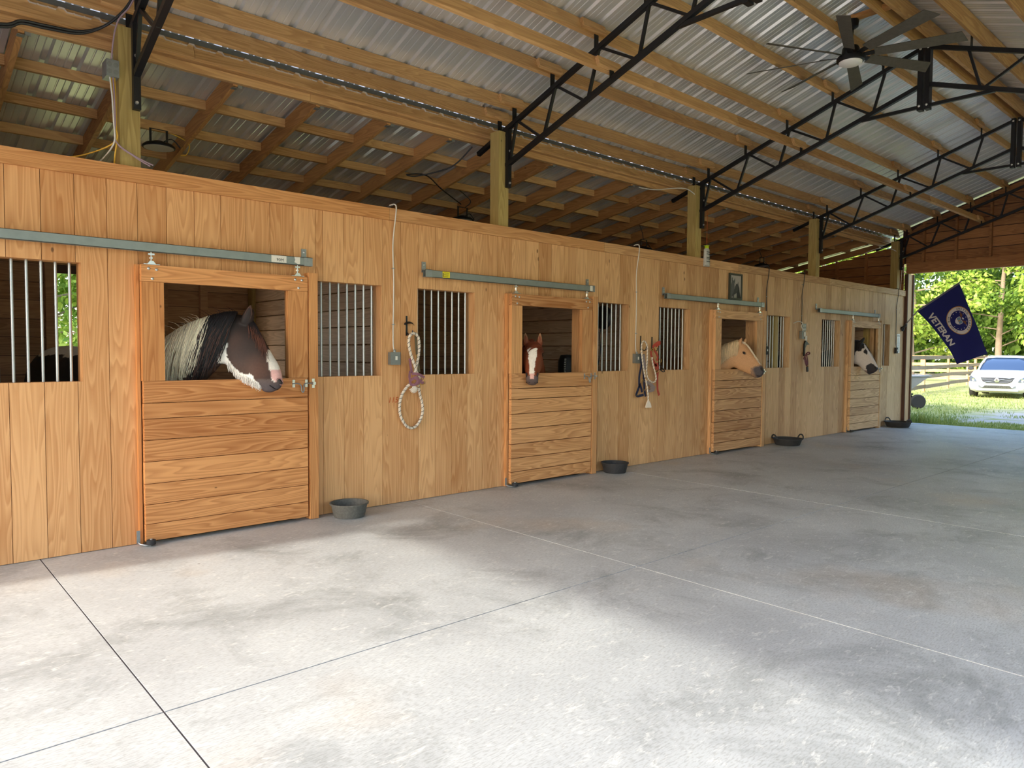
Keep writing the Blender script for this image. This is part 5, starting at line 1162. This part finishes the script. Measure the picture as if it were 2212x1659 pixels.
def flat(pts, m_, nm, off=.004): q = MB(); q.v = [(cx+x, cy+y, 0) for x, y in pts]; q.f = [tuple(range(len(pts)))]; P(nm, FM(q, off), m_, o)
flat([(-.075, .05), (-.04, .065), (0, .05), (.04, .065), (.075, .05), (.07, -.03), (.04, -.08), (0, -.10), (-.04, -.08), (-.07, -.03)], silver, 'seal_shield', .004)
flat([(-.066, .044), (-.04, .056), (0, .042), (.04, .056), (.066, .044), (.064, -.02), (.045, -.035), (.02, -.02), (0, -.035), (-.02, -.02), (-.045, -.035), (-.064, -.02)], plain('pale blue print', srgb(92, 126, 160), .6), 'seal_field', .0048)
flat([(-.02, .0), (-.008, .02), (.0, .035), (.008, .02), (.02, .0), (0, -.018)], gold, 'seal_bolt', .0056)
flat([(-.13, .12), (-.06, .13), (-.03, .075), (0, .07), (.03, .075), (.06, .13), (.13, .12), (.11, .085), (.05, .068), (-.05, .068), (-.11, .085)], plain('brown print', srgb(98, 56, 40), .6), 'seal_eagle', .0044)
flat([(-.028, .10), (0, .125), (.022, .11), (.012, .09), (-.02, .085)], silver, 'seal_cloud', .005)
P('flagpole', MB().tube([(16.30, -.05, 2.06), (16.30, -.303, 2.375), (16.30, -.31, 2.385)]+[(16.30, -.303-(.79)*k/6, 2.378+.56*k/6) for k in range(1, 7)], .011, 8), plain('dull pole', srgb(120, 118, 122), .4, .4), o, smooth=True)
P('sleeve', MB().tube([(16.30, -.31, 2.376), (16.30, -1.06, 2.897)], .017, 8), plain('grey sleeve', srgb(112, 110, 124), .8), o, smooth=True)
P('wall_bracket', MB().tube([(16.30, -.003, 2.0), (16.30, -.02, 2.01), (16.30, -.05, 2.05), (16.30, -.10, 2.11)], [.055, .05, .026, .024], 12), M['black'], o, smooth=True)

# ================================================================ OUTSIDE
mb = MB(); nx, ny = 60, 50; gx = [-60+i*(190/nx) for i in range(nx+1)]; gy = [-70+j*(140/ny) for j in range(ny+1)]
def gz(x, y):
    d = max(abs(x-7)-11, abs(y+3)-9, 0); return -.045-.02*min(d, 3)/3+.03*noise.noise(Vector((x*.2, y*.2, 0)))*min(d/4, 1)
mb.v = [(x, y, gz(x, y)-(.12 if (-3.5 < x < 17 and -7 < y < 4) else 0)) for x in gx for y in gy]
mb.f = [(i*(ny+1)+j, (i+1)*(ny+1)+j, (i+1)*(ny+1)+j+1, i*(ny+1)+j+1) for i in range(nx) for j in range(ny)]
P('ground', mb, M['ground'], kind='structure', origin=(0, 0, 0))
P('apron', MB().box(16.76, 17.2, -6.3, 3.0, -.12, -.03), M['ground'], kind='structure')
# grass blades by the slab and beyond
rn = random.Random(2); mb = MB()
def blade(x, y, h, w):
    a = rn.uniform(0, 6.28); lx, ly = rn.uniform(-.5, .5)*h, rn.uniform(-.5, .5)*h; dx, dy = w*math.cos(a), w*math.sin(a); o_ = len(mb.v)
    mb.v += [(x-dx, y-dy, -.04), (x+dx, y+dy, -.04), (x+dx*.7+lx*.3, y+dy*.7+ly*.3, h*.6-.04), (x-dx*.7+lx*.3, y-dy*.7+ly*.3, h*.6-.04), (x+lx, y+ly, h-.04)]; mb.f += [(o_, o_+1, o_+2, o_+3), (o_+3, o_+2, o_+4)]
for i in range(17000):
    x = 16.8+abs(rn.gauss(0, 1.2)); y = rn.uniform(-6, 1.4)
    if x > 18.0 and y < -.6 and noise.noise(Vector((x*.9, y*.9, 3))) > -.15: continue
    blade(x, y, rn.uniform(.03, .07), .004)
for i in range(16000):
    x = 18+abs(rn.gauss(0, 8)); y = rn.uniform(-6, 7)
    if 18.5 < x < 24 and y < 0 and noise.noise(Vector((x*.9, y*.9, 3))) > -.1: continue
    blade(x, y, rn.uniform(.03, .08), .008)
for cx_, cy_, n_ in ((17.1, -.25, 90), (17.2, -.05, 60), (17.3, -.65, 40)):
    for i in range(n_): blade(cx_+rn.gauss(0, .08), cy_+rn.gauss(0, .10), rn.uniform(.15, .32), .007)
P('grass', mb, M['blade_grass'], label='green and yellowing grass outside the barn opening', cat='grass', kind='stuff', origin=(0, 0, 0))
# fences
fence = empty('board_fence', (31.8, 4.7, 0), 'weathered grey four-board fence running past the white car', 'fence')
fp = [(26.9, 4.05), (31.81, 4.69), (36.84, 5.35), (41.5, 5.9), (46.5, 6.5), (51.5, 7.1)]; rn = random.Random(7)
for x, y in fp: P('post', MB().box(x-.05, x+.05, y-.04, y+.04, -.1, 1.44), M['tanrail'], fence)
for (xa, ya), (xb, yb_) in zip(fp[:-1], fp[1:]):
    for z in (1.36, .96, .58, .19):
        j = rn.uniform(-.02, .02); P('rail', MB().bar((xa-.02, ya-.08, z+j), (xb-.02, yb_-.08, z+rn.uniform(-.02, .02)), .025, .15), M['greyrail'], fence)
fence = empty('board_fence', (47, 9, 0), 'pale tan board fence behind the grey one, along the sandy ring', 'fence')
fp = [(44+k*.55, 20-2.6*k) for k in range(16)]
for x, y in fp: P('post', MB().box(x-.06, x+.06, y-.06, y+.06, -.1, 1.42), M['tanrail'], fence)
for (xa, ya), (xb, yb_) in zip(fp[:-1], fp[1:]):
    for z in (1.33, .92, .55, .2): P('rail', MB().bar((xa-.1, ya, z), (xb-.1, yb_, z), .03, .17), M['tanrail'], fence)
# ---------------------------------------------------------------- white car
M['carw'] = plain('white car paint', srgb(186, 190, 196), .25); M['glass'] = plain('tinted windscreen', srgb(60, 80, 110), .06, .2); M['chrome'] = plain('chrome', srgb(210, 212, 216), .15, .95)
M['lampg'] = plain('headlamp glass', srgb(110, 118, 130), .12, .4); M['silverb'] = plain('grey bumper trim', srgb(128, 136, 146), .4, .2); M['tyre'] = plain('tyre rubber', srgb(48, 48, 48), .85)
car = empty('car', (31.7, 1.85, -.05), 'white estate car parked on the grass beyond the grey fence line', 'car')
hd = Vector((-.991, -.132, 0)).normalized(); lf = Vector((-hd.y, hd.x, 0)); co = Vector((31.7, 1.85, -.06))
def K(mb): return xf(mb, lambda v: co+hd*v.x+lf*v.y+Vector((0, 0, v.z)))
st = [(2.30, .36, .52, .60, .50, .56, .64, .69), (2.24, .26, .70, .76, .50, .70, .70, .75), (2.08, .21, .82, .88, .52, .82, .76, .82), (1.75, .20, .87, .925, .58, .86, .84, .90), (1.3, .20, .88, .935, .62, .88, .90, .96), (.9, .20, .88, .935, .64, .90, .95, 1.0), (.2, .20, .88, .935, .66, .89, .98, .99), (-.9, .20, .88, .935, .66, .89, 1.0, 1.0), (-1.8, .22, .87, .92, .66, .86, 1.0, 1.0), (-2.2, .28, .80, .86, .62, .78, .98, 1.0), (-2.32, .36, .70, .76, .6, .66, .94, .96)]
mb = MB(); R = []
for x, zb, wl0, wm, zm, ws, zs, zt in st:
    half = [(0, zb), (wl0*.8, zb), (wl0, zb+.07), (wm, zm-.08), (wm, zm), (wm*.985, (zm+zs)/2), (ws, zs), (ws*.86, zs+(zt-zs)*.6), (ws*.5, zt-.005), (0, zt)]
    R.append([(x, y, z) for y, z in half]+[(x, -y, z) for y, z in half[-2:0:-1]])
n = len(R[0]); mb.v = [v for r in R for v in r]; mb.f = [(i*n+k, i*n+(k+1) % n, (i+1)*n+(k+1) % n, (i+1)*n+k) for i in range(len(R)-1) for k in range(n)]+[tuple(range(n)), tuple((len(R)-1)*n+k for k in reversed(range(n)))]
P('body', K(mb), M['carw'], car, smooth=True)
gs = [(1.0, .72, .70, .97, .985), (.62, .70, .64, .96, 1.20), (.12, .72, .56, .96, 1.43), (-.4, .74, .57, .96, 1.485), (-1.2, .74, .56, .96, 1.475), (-1.85, .72, .54, .96, 1.38), (-2.2, .68, .60, .96, 1.0)]
mb = MB(); R = []
for x, wb_, wt, zb, zt in gs: R.append([(x, wb_, zb), (x, wt+.04, zt-.05), (x, wt*.7, zt), (x, -wt*.7, zt), (x, -wt-.04, zt-.05), (x, -wb_, zb)])
mb.v = [v for r in R for v in r]; mb.f = [(i*6+k, i*6+k+1, (i+1)*6+k+1, (i+1)*6+k) for i in range(6) for k in range(5)]
P('windows', K(mb), M['glass'], car, smooth=True)
mb = MB(); R = []
for x, w, z in [(.16, .58, 1.425), (.0, .60, 1.462), (-.4, .61, 1.505), (-1.2, .60, 1.495), (-1.8, .57, 1.42), (-2.05, .56, 1.30)]: R.append([(x, w+.035, z-.075), (x, w, z-.01), (x, w*.5, z+.012), (x, -w*.5, z+.012), (x, -w, z-.01), (x, -w-.035, z-.075)])
mb.v = [v for r in R for v in r]; mb.f = [(i*6+k, i*6+k+1, (i+1)*6+k+1, (i+1)*6+k) for i in range(5) for k in range(5)]
P('roof', K(mb), M['carw'], car, smooth=True)
for s_ in (-1, 1):
    P('windscreen_pillar', K(MB().tube([(1.03, s_*.74, .96), (.6, s_*.70, 1.21), (.12, s_*.62, 1.41)], .035, 8)), M['carw'], car, smooth=True)
    P('roof_rail', K(MB().tube([(.0, s_*.57, 1.50), (-.2, s_*.575, 1.53), (-1.6, s_*.56, 1.50), (-1.8, s_*.55, 1.46)], .018, 6)), M['chrome'], car, smooth=True)
    mb = MB().lathe([(.0005, -.06), (.06, -.05), (.085, -.01), (.085, .03), (.07, .05), (.0005, .055)], (0, 0, 0), 14, 'X'); P('mirror', K(xf(mb, lambda v: Vector((.72+v.x, s_*1.02+v.y*1.15, 1.03+v.z*.8)))), M['blackrub'], car, smooth=True)
    hl = [(s_*.60, .60), (s_*.80, .585), (s_*.875, .66), (s_*.86, .75), (s_*.80, .785), (s_*.66, .70)]
    q = MB(); pr_ = lambda y, z: 2.395-.30*max(0, (abs(y)-.5)/.4)**1.3-(.25*max(0, z-.62))
    vs = [(pr_(y, z)+.01, y, z) for y, z in hl]+[(pr_(y, z)-.10, y, z) for y, z in hl]; q.add(vs, [tuple(range(6)), tuple(reversed(range(6, 12)))]+[(i, 6+i, 6+(i+1) % 6, (i+1) % 6) for i in range(6)])
    P('headlamp', K(q), M['lampg'], car); P('lamp_reflector', K(MB().lathe([(.055, 0), (.05, .01), (.02, .004), (.0005, .0)], (pr_(.7, .67)+.012, s_*.71, .66), 14, 'X')), M['chrome'], car, smooth=True)
    P('indicator', K(MB().box(pr_(.86, .68)-.05, pr_(.86, .68)+.03, s_*.868-.012, s_*.868+.012, .60, .74)), plain('amber lens', srgb(220, 120, 60), .3), car)
    q = MB(); fs_ = [(s_*.42, .375), (s_*.86, .42), (s_*.87, .50), (s_*.52, .455)]; vs = [(2.365-.24*max(0, (abs(y)-.4)/.45)**1.5, y, z) for y, z in fs_]+[(2.18-.2*max(0, (abs(y)-.4)/.45), y, z) for y, z in fs_]; q.add(vs, [(0, 1, 2, 3), (7, 6, 5, 4), (0, 4, 5, 1), (1, 5, 6, 2), (2, 6, 7, 3), (3, 7, 4, 0)]); P('bumper_grille', K(q), M['silverb'], car)
q = MB(); gp = [(-.50, .735), (.50, .735), (.43, .60), (.30, .545), (-.30, .545), (-.43, .60)]; q.add([(2.345-.03*(abs(y)/.5)**2-.12*(z-.545), y, z) for y, z in gp]+[(2.2, y, z) for y, z in gp], [tuple(range(6)), tuple(reversed(range(6, 12)))]+[(i, 6+i, 6+(i+1) % 6, (i+1) % 6) for i in range(6)]); P('grille', K(q), M['ink'], car)
q = MB()
for z, w in ((.735, .51), (.695, .47), (.655, .44), (.615, .40), (.575, .34)): q.tube([(2.352-.03*(y/.5)**2-.12*(z-.545), y, z) for y in [w*(k/4-1) for k in range(9)]], .006, 6)
q.tube([(2.35, -.42, .56), (2.36, 0, .64), (2.34, .42, .735)], .010, 6)
P('grille_bars', K(q), M['silverb'], car, smooth=True)
P('emblem', K(MB().lathe([(.058, 0), (.075, .004), (.075, .016), (.058, .02)], (2.35, 0, .645), 24, 'X')), M['chrome'], car, label='round chrome emblem with a diagonal bar', smooth=True)
P('emblem_disc', K(MB().lathe([(.0005, .0), (.056, .0), (.056, .012), (.0005, .014)], (2.352, 0, .645), 20, 'X')), plain('blue enamel', srgb(60, 84, 170), .3), car)
q = MB(); lg = [(-.44, .375), (.44, .375), (.36, .46), (-.36, .46)]; q.add([(2.335, y, z) for y, z in lg]+[(2.2, y, z) for y, z in lg], [(0, 1, 2, 3), (7, 6, 5, 4), (0, 4, 5, 1), (1, 5, 6, 2), (2, 6, 7, 3), (3, 7, 4, 0)]); P('lower_grille', K(q), M['ink'], car)
q = MB(); [q.box(2.336, 2.342, -w, w, z, z+.009) for z, w in ((.39, .41), (.41, .39), (.43, .37), (.448, .36))]; P('lower_grille_bars', K(q), M['chrome'], car)
P('skid_plate', K(MB().prism([(2.30, .27), (2.30, .34), (2.1, .34), (2.1, .24)], -.62, .62)), M['silverb'], car)
for x in (1.42, -1.40):
    for s_ in (-1, 1):
        w = P('wheel', K(MB().lathe([(.22, -.11), (.32, -.11), (.345, -.08), (.345, .08), (.32, .11), (.22, .11)], (x, s_*.80, .345), 28, 'Y')), M['tyre'], car, smooth=True)
        P('rim', K(MB().lathe([(.0005, -.06), (.22, -.09), (.22, .09), (.0005, .06)], (x, s_*.80, .345), 20, 'Y')), M['chrome'], w, smooth=True)
# ---------------------------------------------------------------- dump cart
cart = empty('garden_cart', (22.0, 2.1, -.05), 'grey plastic dump cart with black wheels beside the barn opening', 'cart')
cd = Vector((.64, -.77, 0)).normalized(); cl2 = Vector((-cd.y, cd.x, 0)); cc_ = Vector((21.95, 2.1, -.05))
def KC(mb): return xf(mb, lambda v: cc_+cd*v.x+cl2*v.y+Vector((0, 0, v.z)))
q = MB(); top = [(-.75, -.42), (.72, -.42), (.72, .42), (-.75, .42)]; bot = [(-.55, -.28), (.12, -.28), (.12, .28), (-.55, .28)]
ztop = [.86, .93, .93, .86]; zbt = .42
ov = [(x, y, z) for (x, y), z in zip(top, ztop)]+[(x, y, zbt) for x, y in bot]; iv = [(x*.95, y*.93, z-.005) for (x, y), z in zip(top, ztop)]+[(x*.95, y*.93, zbt+.03) for x, y in bot]
q.add(ov, [(0, 1, 5, 4), (1, 2, 6, 5), (2, 3, 7, 6), (3, 0, 4, 7), (4, 5, 6, 7)]); q.add(iv, [(0, 4, 5, 1), (1, 5, 6, 2), (2, 6, 7, 3), (3, 7, 4, 0), (7, 6, 5, 4)]); 
for a in range(4): b_ = (a+1) % 4; q.f.append((a, b_, 8+b_, 8+a))
P('tub', KC(q), plain('grey poly tub', srgb(150, 152, 156), .6, 0, .12, 8), cart)
q = MB(); [q.bar((top[a][0], top[a][1], ztop[a]), (top[(a+1) % 4][0], top[(a+1) % 4][1], ztop[(a+1) % 4]), .045, .03) for a in range(4)]; P('rim', KC(q), M['silverb'], cart)
q = MB(); q.bar((.1, -.3, .5), (.42, -.3, .2), .035); q.bar((.1, .3, .5), (.42, .3, .2), .035); q.bar((.40, -.42, .2), (.40, .42, .2), .03); q.bar((-.5, -.2, .40), (.35, -.2, .40), .04); q.bar((-.5, .2, .4), (.35, .2, .4), .04); q.bar((-.45, -.4, .2), (-.45, .4, .2), .03); q.bar((-.45, -.2, .2), (-.45, -.2, .42), .03); q.bar((-.45, .2, .2), (-.45, .2, .42), .03); P('chassis', KC(q), M['black'], cart)
for x in (.40, -.45):
    for s_ in (-1, 1):
        w = P('wheel', KC(MB().lathe([(.10, -.05), (.17, -.055), (.2, -.03), (.2, .03), (.17, .055), (.10, .05)], (x, s_*.42, .2), 22, 'Y')), M['tyre'], cart, smooth=True); P('hub', KC(MB().lathe([(.0005, -.03), (.10, -.04), (.10, .04), (.0005, .03)], (x, s_*.42, .2), 16, 'Y')), M['silverb'], w, smooth=True)
P('bedding', KC(MB().box(-.5, .15, -.25, .25, .46, .62)), plain('straw bedding', srgb(176, 140, 96), .95, 0, .3, 20), cart)
# ---------------------------------------------------------------- trees
def tree_mesh(seed, H, leafm, spread, low):
    rn = random.Random(seed); tr = MB(); trunk = [Vector((rn.gauss(0, .06)*k, rn.gauss(0, .06)*k, H*.82*k/6)) for k in range(7)]
    tr.tube(trunk, [.27*(1-.8*k/6) for k in range(7)], 9); cl = []
    nb = 34
    for i in range(nb):
        t = low+(.98-low)*i/nb; k = min(int(t/.82*6), 5) if t < .82 else 5; base = trunk[k].lerp(trunk[k+1], min(max(t/.82*6-k, 0), 1)); a = rn.uniform(0, 6.28); L_ = spread*(1.05-.75*max(0, t-.35))*rn.uniform(.55, 1.1)
        tip = base+Vector((math.cos(a)*L_, math.sin(a)*L_, L_*rn.uniform(.0, .45))); mid = base.lerp(tip, .5)+Vector((0, 0, rn.uniform(-.2, .3))); tr.tube([base, mid, tip], [.06, .035, .012], 5)
        for j in range(5): cl.append((base.lerp(tip, rn.uniform(.35, 1.08))+Vector([rn.gauss(0, .5) for _ in range(3)]), rn.uniform(.6, 1.25)))
    lv = MB()
    for c, r in cl:
        for j in range(95):
            v = Vector([rn.gauss(0, 1) for _ in range(3)]).normalized(); p = c+Vector((v.x*r, v.y*r, v.z*r*.62))*rn.uniform(.45, 1.05)
            nrm = (v*.6+Vector([rn.gauss(0, .5) for _ in range(3)])+Vector((0, 0, .5))).normalized(); a = nrm.cross(Vector((rn.random(), rn.random(), rn.random()))).normalized(); b_ = nrm.cross(a); s_ = rn.uniform(.09, .19)
            lv.add([p-a*s_, p-b_*s_*.55, p+a*s_, p+b_*s_*.55], [(0, 1, 2, 3)])
    return tr.mesh('trunk', M['bark'], (0, 0, 0), True), lv.mesh('crown', leafm, (0, 0, 0), False, False)
kinds = [tree_mesh(1, 17, M['leaf1'], 4.2, .08), tree_mesh(2, 20, M['leaf2'], 4.6, .12), tree_mesh(3, 14, M['leaf1'], 4.0, .05)]
rn = random.Random(12)
spots = [(57, 14, 0), (61, 9.5, 1), (58, 5, 2), (62, .5, 0), (59, -4, 1), (63, -8, 0), (66, 18, 1), (60, 22, 2), (56, 28, 0), (70, 6, 1), (69, -3, 1), (72, 13, 0), (64, -14, 1), (75, -8, 2), (52, 34, 1), (70, 26, 0), (68, -20, 2),
         (4, 26, 0), (9, 30, 1), (-2, 29, 2), (1, 34, 1), (6, 37, 0), (14, 27, 2), (-9, 27, 1), (20, 33, 0), (28, 36, 1), (38, 37, 2)]
ring = [(-34, -30, 1), (-20, -38, 0), (-6, -40, 2), (8, -38, 1), (22, -40, 0), (36, -36, 1), (48, -30, 2), (-40, 14, 1), (-42, 30, 0), (58, -24, 0)]
tlab = {0: 'tall bright green tree in the wood beyond the fences', 1: 'tall deep green tree in the wood beyond the fences', 2: 'lower bright green tree at the edge of the wood beyond the fences'}
blab = {0: 'tall bright green tree behind the stalls, seen through the back window', 1: 'tall deep green tree behind the stalls, seen through the back window', 2: 'lower bright green tree behind the stalls, seen through the back window'}
olab = {0: 'tall bright green tree off the open side of the barn', 1: 'tall deep green tree off the open side of the barn', 2: 'lower bright green tree off the open side of the barn'}
for i, (x, y, k) in enumerate(spots+ring):
    far_ = i < 17; back = 17 <= i < len(spots)
    o = empty('tree', (x, y, -.05), (tlab if far_ else blab if back else olab)[k], 'tree', (tlab if far_ else blab if back else olab)[k])
    o.rotation_euler = (0, 0, rn.uniform(0, 6.28)); s_ = rn.uniform(.85, 1.2); o.scale = (s_, s_, s_*rn.uniform(.95, 1.1))
    for nm, me in zip(('trunk', 'crown'), kinds[k]):
        c = bpy.data.objects.new(nm, me); COL.objects.link(c); c.parent = o
# undergrowth
mb = MB(); rn = random.Random(77)
for i in range(60000):
    x = rn.uniform(62, 76); y = rn.uniform(-30, 44); h = rn.uniform(0, 11+5*noise.noise(Vector((x*.1, y*.13, 5))))*(.6+.4*noise.noise(Vector((x*.3, y*.3, 0)))+.2); n_ = Vector([rn.gauss(0, 1) for _ in range(3)]).normalized(); a = n_.cross(Vector((.3, .8, .2))).normalized(); b_ = n_.cross(a); p = Vector((x, y, h)); s_ = rn.uniform(.16, .36)
    mb.add([p-a*s_, p-b_*s_*.6, p+a*s_, p+b_*s_*.6], [(0, 1, 2, 3)])
P('undergrowth', mb, M['leaf2'], label='low green undergrowth at the foot of the wood', cat='undergrowth', kind='stuff', origin=(0, 0, 0))
# lean-to posts on the open right side
for k in range(2, 6): P('post_column', MB().box(PX[k]-.07, PX[k]+.07, 2*YR-3.75, 2*YR-3.61, -.05, zlr(2*YR-3.7)-.12), M['post'], kind='structure')
